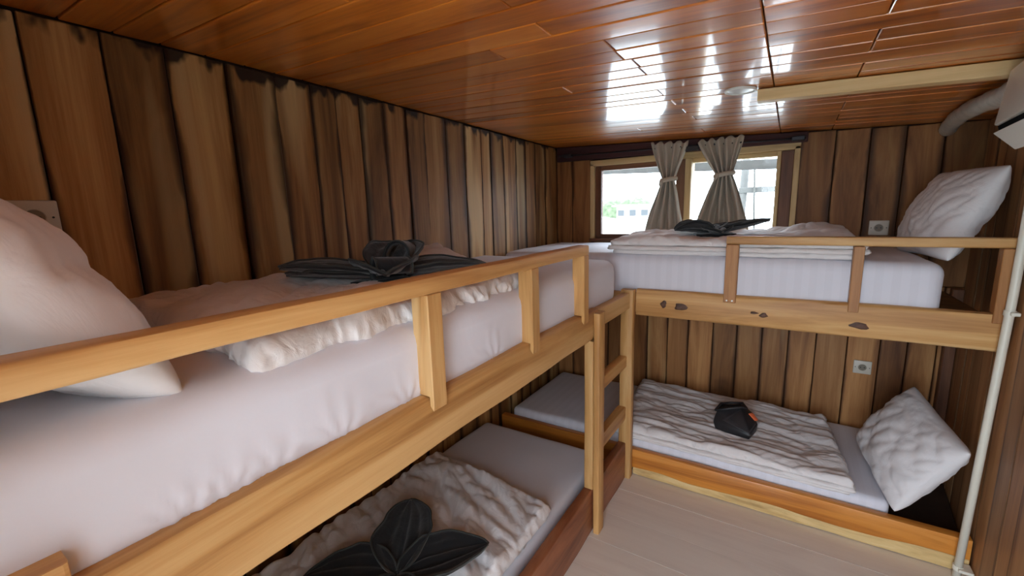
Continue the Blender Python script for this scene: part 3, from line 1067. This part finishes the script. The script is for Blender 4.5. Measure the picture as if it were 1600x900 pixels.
# ================================================================== TOWELS
def petal_mesh(c, dirang, L, W, lift, cup, curl=0.0, thick=0.008, na=26, nb=18, seed=0):
    """one folded towel leaf from centre c outwards; returns leaf and hem meshes"""
    d = np.array([math.cos(dirang), math.sin(dirang), 0])
    s = np.array([-math.sin(dirang), math.cos(dirang), 0])
    up = np.array([0, 0, 1.0])
    a = np.linspace(0, 1, na + 1)
    b_ = np.linspace(-1, 1, nb + 1)
    A, B = np.meshgrid(a, b_, indexing='ij')
    wd = W * (np.sin(np.pi * np.clip(A, 0, 1) ** 0.85) ** 0.75) * 0.5 + 0.010 * (1 - A)
    wd = wd * (1 + 0.22 * perlin(A * 3.5 + np.sign(B) * 2, A * 0 + .4, seed + 50))
    rad = A * L
    zc = lift * A ** 1.5 * L - curl * A ** 3 * L + 0.004
    z = zc + cup * wd * (np.abs(B) ** 2.2) + 0.022 * np.abs(np.sin(B * 6.5 + seed)) * np.sin(np.pi * np.clip(A * .95 + .05, 0, 1)) * (1 - B * B) - 0.010 * np.exp(-(B / 0.12) ** 2) * (1 - A)
    z = z + 0.004 * perlin(A * 6, B * 3, seed)
    yoff = B * wd + 0.05 * L * np.sin(A * 2.6 + seed) * A
    P = np.array(c)[None, None] + rad[..., None] * d + yoff[..., None] * s + z[..., None] * up
    Q = P - up * thick
    m_ = nb + 1
    V = np.concatenate([P.reshape(-1, 3), Q.reshape(-1, 3)])
    off = (na + 1) * m_
    F = []
    for i in range(na):
        for j in range(nb):
            F.append((i * m_ + j, (i + 1) * m_ + j, (i + 1) * m_ + j + 1, i * m_ + j + 1))
            F.append((off + i * m_ + j, off + i * m_ + j + 1, off + (i + 1) * m_ + j + 1, off + (i + 1) * m_ + j))
    rim = [(i, 0) for i in range(na)] + [(na, j) for j in range(nb)] + [(i, nb) for i in range(na, 0, -1)] + [(0, j) for j in range(nb, 0, -1)]
    for q in range(len(rim)):
        i, j = rim[q]
        i2, j2 = rim[(q + 1) % len(rim)]
        F.append((i * m_ + j, i2 * m_ + j2, off + i2 * m_ + j2, off + i * m_ + j)[::-1])
    hem = tube([tuple(P[i, 0] + up * .001) for i in range(na + 1)] + [tuple(P[i, nb] + up * .001) for i in range(na, -1, -1)], 0.0032, 6)
    return (V, F), hem


def towel(label, c, petals, base=None, seed=0):
    t = thing('folded_towel', label, 'towel', c, 'black folded towels')
    if base:
        r, ang = base
        V, F = [], []
        n = 14
        for i in range(n + 1):
            for j in range(n + 1):
                u, w_ = (i / n * 2 - 1) * r, (j / n * 2 - 1) * r
                x = u * math.cos(ang) - w_ * math.sin(ang)
                y = u * math.sin(ang) + w_ * math.cos(ang)
                V.append((c[0] + x, c[1] + y, c[2] + 0.012 + 0.008 * float(perlin(u * 14, w_ * 14, seed))))
        k = len(V)
        V += [(p[0], p[1], p[2] - 0.014) for p in V]
        m_ = n + 1
        for i in range(n):
            for j in range(n):
                F.append((i * m_ + j, (i + 1) * m_ + j, (i + 1) * m_ + j + 1, i * m_ + j + 1))
                F.append((k + i * m_ + j, k + i * m_ + j + 1, k + (i + 1) * m_ + j + 1, k + (i + 1) * m_ + j))
        rim = [(i, 0) for i in range(n)] + [(n, j) for j in range(n)] + [(i, n) for i in range(n, 0, -1)] + [(0, j) for j in range(n, 0, -1)]
        for q in range(len(rim)):
            a_, b_ = rim[q][0] * m_ + rim[q][1], rim[(q + 1) % len(rim)][0] * m_ + rim[(q + 1) % len(rim)][1]
            F.append((a_, k + a_, k + b_, b_))
        put('base_fold', V, F, M['black'], t, True)
    for i, (ang, L, W, lift, cup, curl) in enumerate(petals):
        lf, hem = petal_mesh((c[0], c[1], c[2] + 0.014), ang, L, W, lift, cup, curl, seed=seed + i)
        p = put('towel_petal', lf[0], lf[1], M['black'], t, True)
        put('hem', hem[0], hem[1], M['hem'], p, True)
    return t


D2R = math.radians
towel('black towel folded as a flower on the left lower bunk', (-0.985, 0.800, 0.272),
      [(D2R(129), 0.325, 0.185, 0.10, 0.45, 0.0), (D2R(50), 0.305, 0.175, 0.08, 0.45, 0.0), (D2R(213), 0.29, 0.165, 0.05, 0.40, 0.0), (D2R(305), 0.28, 0.17, 0.10, 0.35, 0.0)], (0.125, D2R(45 + 45)), 3)
t = towel('black towel folded as a bow on the left top bunk', (-0.985, 0.850, 1.232),
          [(D2R(214), 0.29, 0.24, 0.04, 0.22, 0.0), (D2R(236), 0.27, 0.20, 0.16, 0.30, 0.0), (D2R(48), 0.30, 0.20, 0.10, 0.28, 0.05), (D2R(120), 0.22, 0.16, 0.50, 0.5, 0.15), (D2R(318), 0.17, 0.16, 0.25, 0.5, 0.1)], (0.07, 0.4), 8)
# rolled loops of the bow
for (lx, ly, lz, rr, ang) in ((-1.01, 0.935, 1.300, 0.042, 0.6), (-0.90, 0.80, 1.278, 0.032, -0.4)):
    V, F = [], []
    na, nb = 22, 8
    for i in range(na + 1):
        th = -0.4 + 5.4 * i / na
        for j in range(nb + 1):
            ww = (j / nb - .5) * 0.095
            r0 = rr * (1 + .12 * math.sin(th * 2 + ww * 20))
            lx_ = math.cos(th) * r0
            V.append((lx + lx_ * math.cos(ang) - ww * math.sin(ang), ly + lx_ * math.sin(ang) + ww * math.cos(ang), lz + math.sin(th) * r0))
    k = len(V)
    ctr = (lx, ly, lz)
    V += [tuple(np.array(p) + (np.array([lx, ly, lz]) - np.array(p)) * 0.18) for p in V]
    m_ = nb + 1
    for i in range(na):
        for j in range(nb):
            F.append((i * m_ + j, (i + 1) * m_ + j, (i + 1) * m_ + j + 1, i * m_ + j + 1))
            F.append((k + i * m_ + j, k + i * m_ + j + 1, k + (i + 1) * m_ + j + 1, k + (i + 1) * m_ + j))
    for i in range(na):
        F.append((i * m_, k + i * m_, k + (i + 1) * m_, (i + 1) * m_))
        F.append((i * m_ + nb, (i + 1) * m_ + nb, k + (i + 1) * m_ + nb, k + i * m_ + nb))
    for j in range(nb):
        F.append((j, j + 1, k + j + 1, k + j))
        F.append((na * m_ + j, k + na * m_ + j, k + na * m_ + j + 1, na * m_ + j + 1))
    p = put('towel_loop', V, F, M['black'], t, True)
    for jj in (0, nb):
        hv, hf = tube([V[i * m_ + jj] for i in range(na + 1)], 0.003, 6)
        put('hem', hv, hf, M['hem'], p, True)
towel('black folded towel on the top bunk in front of the window', (-0.335, 2.44, 1.272),
      [(D2R(205), 0.19, 0.20, 0.14, 0.5, 0.05), (D2R(20), 0.26, 0.17, 0.22, 0.30, 0.0), (D2R(110), 0.17, 0.14, 0.2, 0.4, 0.1), (D2R(290), 0.15, 0.14, 0.06, 0.4, 0.0)], (0.09, 0.3), 15)


# ---- black case with an orange tab
CS = thing('folded_case', 'small black angular case with an orange tab on a duvet', 'case', (-0.17, 2.40, 0.262))
bm = bmesh.new()
pts = [(-.085, -.06, 0), (.07, -.085, 0), (.095, .02, 0), (.05, .075, 0), (-.075, .06, 0),
       (-.10, -.05, .045), (.075, -.095, .03), (.10, .01, .05), (-.085, -.02, .10), (.02, .0, .125), (.075, .045, .09), (.02, .075, .115), (-.075, .055, .10)]
for p in pts:
    bm.verts.new(p)
bmesh.ops.convex_hull(bm, input=bm.verts[:])
bmesh.ops.dissolve_limit(bm, angle_limit=0.15, verts=bm.verts[:], edges=bm.edges[:])
bmesh.ops.bevel(bm, geom=bm.edges[:], offset=0.006, segments=2, affect='EDGES', profile=0.5)
v, f = from_bm(bm)
v = [(p[0] * 1.02 - 0.175, p[1] + 2.395, p[2] + 0.262) for p in v]
shell = put('shell', v, f, M['case'], CS, True, autosmooth=30)


def quad_panel(name, q, th, mat, parent, inset=0.0):
    q = [Vector(p) for p in q]
    n = (q[1] - q[0]).cross(q[2] - q[0]).normalized()
    if n.dot(Vector((0, -1, 0.5))) < 0:
        n = -n
    bm = bmesh.new()
    A = [bm.verts.new(p + n * 0.001) for p in q]
    B = [bm.verts.new(p + n * th) for p in q]
    bm.faces.new(A)
    bm.faces.new(B)
    k = len(q)
    for i in range(k):
        bm.faces.new((A[i], A[(i + 1) % k], B[(i + 1) % k], B[i]))
    bmesh.ops.recalc_face_normals(bm, faces=bm.faces[:])
    bmesh.ops.bevel(bm, geom=bm.edges[:], offset=th * .35, segments=2, affect='EDGES', profile=0.5)
    v, f = from_bm(bm)
    return put(name, v, f, mat, parent, True, autosmooth=40)


def cs(p):
    return (p[0] * 1.02 - 0.175, p[1] + 2.395, p[2] + 0.262)


quad_panel('front_panel', [cs((-.055, -.058, .062)), cs((.068, -.094, .034)), cs((.092, .004, .052)), cs((.018, -.008, .116))], 0.006, M['case2'], CS)
quad_panel('orange_tab', [cs((.052, -.006, .102)), cs((.084, .000, .066)), cs((.094, .018, .064)), cs((.066, .018, .100))], 0.010, M['tab'], CS)
hv, hf = tube([cs((-.092, -.03, .098)), cs((-.03, -.016, .116)), cs((.022, -.002, .130)), cs((.045, .02, .118)), cs((.022, .072, .122)), cs((-.03, .066, .114)), cs((-.076, .05, .106)), cs((-.092, -.03, .098))], 0.007, 8)
put('opening_rim', hv, hf, M['case'], CS, True)

# ================================================================== WINDOW DRESSING
RODY = YB - 0.075
rod = thing('curtain_rod', 'thin dark curtain rod across the window header', 'curtain rod', (-0.7, RODY, 1.78))
hv, hf = tube([(XL + 0.06, RODY, 1.800), (-0.56, RODY, 1.782), (0.035, RODY, 1.765)], 0.006, 10)
put('rod', hv, hf, M['iron'], rod, True)
for bx_, bz_ in ((XL + 0.12, 1.798), (0.0, 1.766)):
    v, f = box(bx_ - 0.03, bx_ + 0.03, RODY - 0.012, YB - 0.037, bz_ - 0.010, bz_ + 0.012, 0.003)
    put('bracket', v, f, M['iron'], rod)
v, f = box(-0.598, -0.500, RODY - 0.022, RODY - 0.008, 1.752, 1.780, 0.003)
put('clamp', v, f, M['dark'], rod)


def curtain(label, xc_top, w_top, xc_tie, w_tie, z_tie, xc_bot, w_bot, z_top, z_bot, nf, seed, lean=(0, 0)):
    t = thing('curtain', label, 'curtain', (xc_bot, RODY, z_bot), 'tied beige curtains')
    nu, nv = 150, 64
    V, F = [], []
    for j in range(nv + 1):
        tt = j / nv
        z = z_top + (z_bot - z_top) * tt
        tz = (z_top - z_tie) / (z_top - z_bot)
        if tt < tz:
            q = tt / tz
            e = q ** 1.15
            xc = xc_top + (xc_tie - xc_top) * e
            wd = w_top + (w_tie - w_top) * e
            dep = 0.016 + 0.014 * q
        else:
            q = (tt - tz) / (1 - tz)
            e = 1 - (1 - q) ** 1.25
            xc = xc_tie + (xc_bot - xc_tie) * e
            wd = w_tie + (w_bot - w_tie) * e
            dep = 0.030 - 0.008 * q
        for i in range(nu + 1):
            u = i / nu * 2 - 1
            ph = u * math.pi * nf + 0.9 * float(perlin(u * 3, tt * 2.5, seed))
            x = xc + u * wd / 2 + 0.010 * float(perlin(u * 5, tt * 4, seed + 2)) * (0.3 + abs(tt - tz))
            y = RODY - 0.012 - 0.006 + dep * math.sin(ph) * (1 - 0.2 * abs(u)) + 0.012 * float(perlin(u * 2 + 5, tt * 3, seed + 4)) - lean[1] * tt
            zz = z + (0.010 * math.sin(ph * 1.0 + 1) if j == 0 else 0) - (0.02 * u * lean[0] * (1 - tt))
            V.append((x, y, zz))
    m_ = nu + 1
    for j in range(nv):
        for i in range(nu):
            F.append((j * m_ + i, j * m_ + i + 1, (j + 1) * m_ + i + 1, (j + 1) * m_ + i))
    c = put('cloth', V, F, M['curtain'], t, True)
    sm = c.modifiers.new('thickness', 'SOLIDIFY')
    sm.thickness = 0.002
    # tie band
    path = []
    for k in range(21):
        a = 2 * math.pi * k / 20
        path.append((xc_tie + (w_tie / 2 + 0.008) * math.cos(a), RODY - 0.016 + 0.045 * math.sin(a), z_tie + 0.006 * math.cos(a)))
    hv, hf = tube(path, 0.010, 10, cap=False)
    hv = [(p[0], p[1], z_tie + (p[2] - z_tie) * 1.35) for p in hv]
    put('tie_band', hv, hf, M['curtain'], t, True)
    hv, hf = tube([(xc_tie - w_tie * .35, RODY - 0.060, z_tie + .004), (xc_tie - w_tie * .45, RODY - 0.07, z_tie - .02), (xc_tie - w_tie * .55, RODY - 0.066, z_tie - .035)], [0.013, 0.010, 0.005], 8)
    put('tie_knot', hv, hf, M['curtain'], t, True)
    return t


curtain('beige curtain tied in a knot, left of the window mullion', -0.672, 0.220, -0.668, 0.075, 1.588, -0.690, 0.235, 1.812, 1.262, 4, 1, lean=(0.3, 0.0))
curtain('beige curtain tied in a knot, right of the window mullion', -0.382, 0.250, -0.352, 0.085, 1.600, -0.355, 0.300, 1.806, 1.262, 5, 9, lean=(-0.2, 0.0))


# ================================================================== FITTINGS
def socket(label, c, u, n, size=0.082):
    """wall socket at c; u horizontal direction along the wall, n outward normal"""
    t = thing('wall_socket', label, 'socket', c, 'ivory wall sockets')
    c, u, n = np.array(c, float), np.array(u, float), np.array(n, float)
    zv = np.array([0, 0, 1.0])

    def T(v):
        return [tuple(c + u * p[0] + zv * p[1] + n * p[2]) for p in v]
    h = size / 2
    v, f = box(-h, h, -h * .93, h * .93, 0.0005, 0.011, 0.004, 2)
    pl = put('plate', T(v), f, M['plastic_w'], t, True, autosmooth=35)
    ring, ff = [], []
    k = 24
    prof = [(0.0225, 0.0105), (0.0225, 0.0135), (0.0195, 0.0135), (0.0175, 0.0112)]
    for r_, z_ in prof:
        ring += [(r_ * math.cos(2 * math.pi * i / k), r_ * math.sin(2 * math.pi * i / k), z_) for i in range(k)]
    for a in range(len(prof) - 1):
        for i in range(k):
            ff.append((a * k + i, a * k + (i + 1) % k, (a + 1) * k + (i + 1) % k, (a + 1) * k + i))
    put('collar', T(ring), ff, M['plastic_w'], t, True, autosmooth=35)
    disc = [(0.0178 * math.cos(2 * math.pi * i / k), 0.0178 * math.sin(2 * math.pi * i / k), z_) for z_ in (0.0108, 0.0116) for i in range(k)]
    df = [tuple(range(k, 2 * k))] + [(i, (i + 1) % k, k + (i + 1) % k, k + i) for i in range(k)]
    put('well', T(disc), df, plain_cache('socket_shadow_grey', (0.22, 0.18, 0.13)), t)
    for sx in (-0.0085, 0.0085):
        v = [(sx + 0.003 * math.cos(2 * math.pi * i / 10), 0.003 * math.sin(2 * math.pi * i / 10), z_) for z_ in (0.0112, 0.0124) for i in range(10)]
        put('pin_hole', T(v), [tuple(range(10, 20))] + [(i, (i + 1) % 10, 10 + (i + 1) % 10, 10 + i) for i in range(10)], M['dark'], t)
    for sx in (-0.031, 0.031):
        v = [(sx + 0.0025 * math.cos(2 * math.pi * i / 8), 0.0025 * math.sin(2 * math.pi * i / 8), z_) for z_ in (0.0105, 0.0122) for i in range(8)]
        put('screw', T(v), [tuple(range(8, 16))] + [(i, (i + 1) % 8, 8 + (i + 1) % 8, 8 + i) for i in range(8)], M['dark'], t)


_pc = {}


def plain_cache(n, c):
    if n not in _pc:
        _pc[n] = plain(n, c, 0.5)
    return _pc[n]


socket('ivory socket on the left wall beside the large pillow', (XL + 0.006, 0.262, 1.438), (0, 1, 0), (1, 0, 0), 0.085)
socket('ivory socket on the back wall above the top bunk', (0.386, YB - 0.0055, 1.283), (1, 0, 0), (0, -1, 0), 0.082)
socket('ivory socket on the back wall above the lower bunk', (0.386, YB - 0.0045, 0.517), (1, 0, 0), (0, -1, 0), 0.080)

# ---- air conditioner on the right wall
AC = thing('air_conditioner', 'white wall air conditioner high on the right wall', 'air conditioner', (0.58, 1.45, 1.53))
y0a, y1a = 1.06, 1.832


def acp(pts, a, b_, bev=0.004, seg=2):
    v, f = prism(pts, 'y', a, b_, bev, seg)
    sh = lambda yy: right_x(yy) - right_x(1.832)
    return [(p[0] + sh(p[1]), p[1], p[2]) for p in v], f


xw = right_x(1.832) - 0.008
v, f = acp([(xw, 1.545), (xw, 1.785), (0.520, 1.785), (0.482, 1.765), (0.466, 1.622), (0.500, 1.618), (0.508, 1.590), (0.520, 1.566), (0.56, 1.548)], y0a, y1a)
put('body', v, f, M['ac'], AC, True, autosmooth=35)
v, f = acp([(0.472, 1.6195), (0.500, 1.6165), (0.508, 1.585), (0.478, 1.600)], y0a + 0.015, y1a - 0.010, 0.001, 1)
put('air_outlet', v, f, M['void'], AC)
v, f = acp([(0.466, 1.601), (0.473, 1.603), (0.522, 1.556), (0.515, 1.552)], y0a + 0.012, y1a - 0.004, 0.001, 1)
put('louver', v, f, M['ac'], AC, True, autosmooth=35)
v, f = acp([(0.538, 1.549), (0.575, 1.546), (0.570, 1.528), (0.548, 1.530)], y1a - 0.10, y1a - 0.02, 0.003, 1)
put('bottom_catch', v, f, M['ac'], AC)
path = [(0.530, 1.80, 1.735), (0.530, 1.90, 1.735), (0.543, 2.05, 1.738), (0.55, 2.25, 1.752), (0.553, 2.42, 1.760), (0.560, 2.60, 1.762), (0.572, 2.75, 1.757), (0.590, 2.90, 1.750), (0.60, 2.962, 1.748)]
fine, rad = [], []
for i in range(len(path) - 1):
    for q in range(6):
        t_ = q / 6
        fine.append(tuple(np.array(path[i]) * (1 - t_) + np.array(path[i + 1]) * t_))
        rad.append(0.031 + 0.002 * math.sin(len(fine) * 1.9) + 0.0015 * math.sin(len(fine) * .8))
hv, hf = tube(fine, rad, 14)
put('insulated_hose', hv, hf, M['hose'], AC, True)

# ---- conduit on the right wall
yp = 2.098
PP = thing('conduit_pipe', 'cream plastic conduit pipe running down the right wall', 'pipe', (0.622, yp, 0))
hv, hf = tube([(0.622, yp, 0.0), (0.6335, yp, 0.6), (0.643, yp, 1.1), (0.645, yp, 1.5), (0.646, yp, ceil_z(.65, 2.1) - .006)], 0.0125, 14)
put('pipe', hv, hf, M['pvc'], PP, True)
for zc_, xc_ in ((0.045, 0.6229), (1.036, 0.642), (1.5, 0.645)):
    hv, hf = tube([(xc_ - .0003, yp, zc_ - 0.009), (xc_, yp, zc_ + 0.009)], 0.0155, 14)
    p = put('clamp', hv, hf, M['pvc'], PP, True, autosmooth=40)
    v, f = box(xc_ - 0.004, right_x(yp) - 0.007, yp - 0.026, yp + 0.026, zc_ - 0.006, zc_ + 0.006, 0.002)
    put('clamp_base', v, f, M['pvc'], p)

# ---- recessed ceiling lamp
LMP = thing('ceiling_lamp', 'small round white lamp set in the varnished ceiling', 'ceiling lamp', (-0.19, 1.868, ceil_z(-.19, 1.868)))
k = 36


def ringmesh(prof):
    V, F = [], []
    for r_, dz in prof:
        for i in range(k):
            x = -0.19 + r_ * math.cos(2 * math.pi * i / k)
            yy = 1.868 + r_ * math.sin(2 * math.pi * i / k)
            V.append((x, yy, ceil_z(x, yy) + dz))
    for a in range(len(prof) - 1):
        for i in range(k):
            F.append((a * k + i, a * k + (i + 1) % k, (a + 1) * k + (i + 1) % k, (a + 1) * k + i))
    return V, F


V, F = ringmesh([(0.053, -0.0005), (0.053, -0.006), (0.048, -0.008), (0.044, -0.005), (0.044, -0.0005)])
put('trim_ring', V, F, M['ac'], LMP, True, autosmooth=40)
V, F = ringmesh([(0.0438, -0.0012), (0.0438, -0.004), (0.030, -0.0055), (0.012, -0.006)])
F.append(tuple(3 * k + i for i in range(k)))
put('opal_cover', V, F, M['lampglass'], LMP, True, autosmooth=40)

# ================================================================== OUTSIDE
v, f = box(-260, 260, -260, 420, -1.3, -1.0, 0)
struct(put('water', v, f, M['water']))
v, f = box(-2.2, 1.6, YF - 2.6, YF - 0.10, -0.12, -0.012, 0)
struct(put('deck', v, f, M['deck']))
# unseen roof and wall added outside the doorway to shade the near bed
v, f = box(-2.2, 1.6, YF - 0.50, YF - 0.092, 1.95, 2.0, 0)
struct(put('light_block_top', v, f, M['ceil']))
v, f = box(0.50, 0.56, YF - 1.0, YF - 0.092, -0.01, 1.94, 0)
struct(put('light_block_side', v, f, M['boatwhite']))
# awning rail outside the window
AW = thing('awning_rail', 'grey awning rail hanging just outside above the window panes', 'awning', (-0.6, 3.4, 1.66))
v, f = prism([(-2.0, 1.742), (0.6, 1.640), (0.6, 1.72), (-2.0, 1.79)], 'y', 3.70, 3.73, 0.003)
put('valance', v, f, M['mast'], AW)
for ax_ in (-1.75, 0.45):
    hv, hf = tube([(ax_, YB + 0.091, 1.80), (ax_, 3.70, 1.74 if ax_ < 0 else 1.67)], 0.012, 8)
    put('arm', hv, hf, M['mast'], AW, True)

# far shore: green trees and a pale house boat
sh = thing('green_shore', 'pale green tree line on the far shore outside the left pane', 'shore', (-38, 95, -1.0))
V, F = [], []
rn = random.Random(2)
n = 60
for i in range(n + 1):
    x = -62 + 36 * i / n
    h_ = 3.4 + 1.6 * float(perlin(i * .23, .5, 2)) + 0.9 * float(perlin(i * .9, .5, 5))
    V += [(x, 92, -1.0), (x, 93, h_ * .6), (x, 96, h_), (x, 101, h_ * .7), (x, 104, -1.0)]
for i in range(n):
    for j in range(4):
        F.append((i * 5 + j, i * 5 + j + 1, (i + 1) * 5 + j + 1, (i + 1) * 5 + j))
put('tree_line', V, F, M['green'], sh, True)


def boat(label, cx, cy, L, name='houseboat'):
    t = thing(name, label, 'boat', (cx, cy, -1.0), 'moored boats')
    V, F = [], []
    n = 12
    for i in range(n + 1):
        s = i / n * 2 - 1
        w_ = 1.4 * (1 - abs(s) ** 3) + 0.15
        x = cx + s * L / 2
        V += [(x, cy - w_, 0.2 + .5 * s * s), (x, cy - w_ * .6, -1.0), (x, cy + w_ * .6, -1.0), (x, cy + w_, 0.2 + .5 * s * s)]
    for i in range(n):
        for j in range(3):
            F.append((i * 4 + j, i * 4 + j + 1, (i + 1) * 4 + j + 1, (i + 1) * 4 + j))
        F.append((i * 4 + 3, i * 4, (i + 1) * 4, (i + 1) * 4 + 3))
    put('hull', V, F, M['boatwhite'], t, True, autosmooth=40)
    v, f = box(cx - L * .3, cx + L * .34, cy - 1.0, cy + 1.0, 0.2, 1.6, 0.05)
    put('cabin', v, f, M['boatwhite'], t)
    v, f = box(cx - L * .34, cx + L * .38, cy - 1.3, cy + 1.3, 1.6, 1.75, 0.03)
    put('roof', v, f, M['boatwhite'], t)
    for k in range(5):
        xx = cx - L * .25 + k * L * .125
        v, f = box(xx - .3, xx + .3, cy - 1.03, cy - 0.97, 0.75, 1.3, 0.02)
        put('window_pane', v, f, plain_cache('boat_window', (0.06, 0.065, 0.07)), t)


boat('white houseboat moored across the water beyond the left pane', -11.0, 40, 8.5)
# near neighbour boat: white mast with crossbars and ropes
MS = thing('boat_mast', 'pale boat mast with crossbars and ropes seen through the right pane', 'mast', (-0.22, 6.2, -1.0))
hv, hf = tube([(-0.62, 6.2, -1.0), (-0.55, 6.2, 1.0), (-0.50, 6.2, 2.6)], 0.045, 12)
put('mast', hv, hf, M['mast'], MS, True)
for zz, x1 in ((1.60, 0.15), (1.02, 0.15)):
    v, f = box(-0.58, x1, 6.15, 6.21, zz - 0.035, zz + 0.035, 0.006)
    put('crossbar', v, f, M['mast'], MS)
for pth in ([(-0.42, 6.13, 1.9), (-0.40, 6.13, 1.4), (-0.32, 6.13, 0.2)], [(-0.60, 6.12, 1.5), (-0.66, 6.12, 1.25), (-0.62, 6.12, 1.05), (-0.54, 6.12, 1.2)]):
    hv, hf = tube(pth, 0.012, 8)
    put('rope', hv, hf, M['rope'], MS, True)
v, f = box(-0.9, 1.6, 5.9, 7.4, -1.0, 0.35, 0.05)
put('hull', v, f, M['boatwhite'], MS)
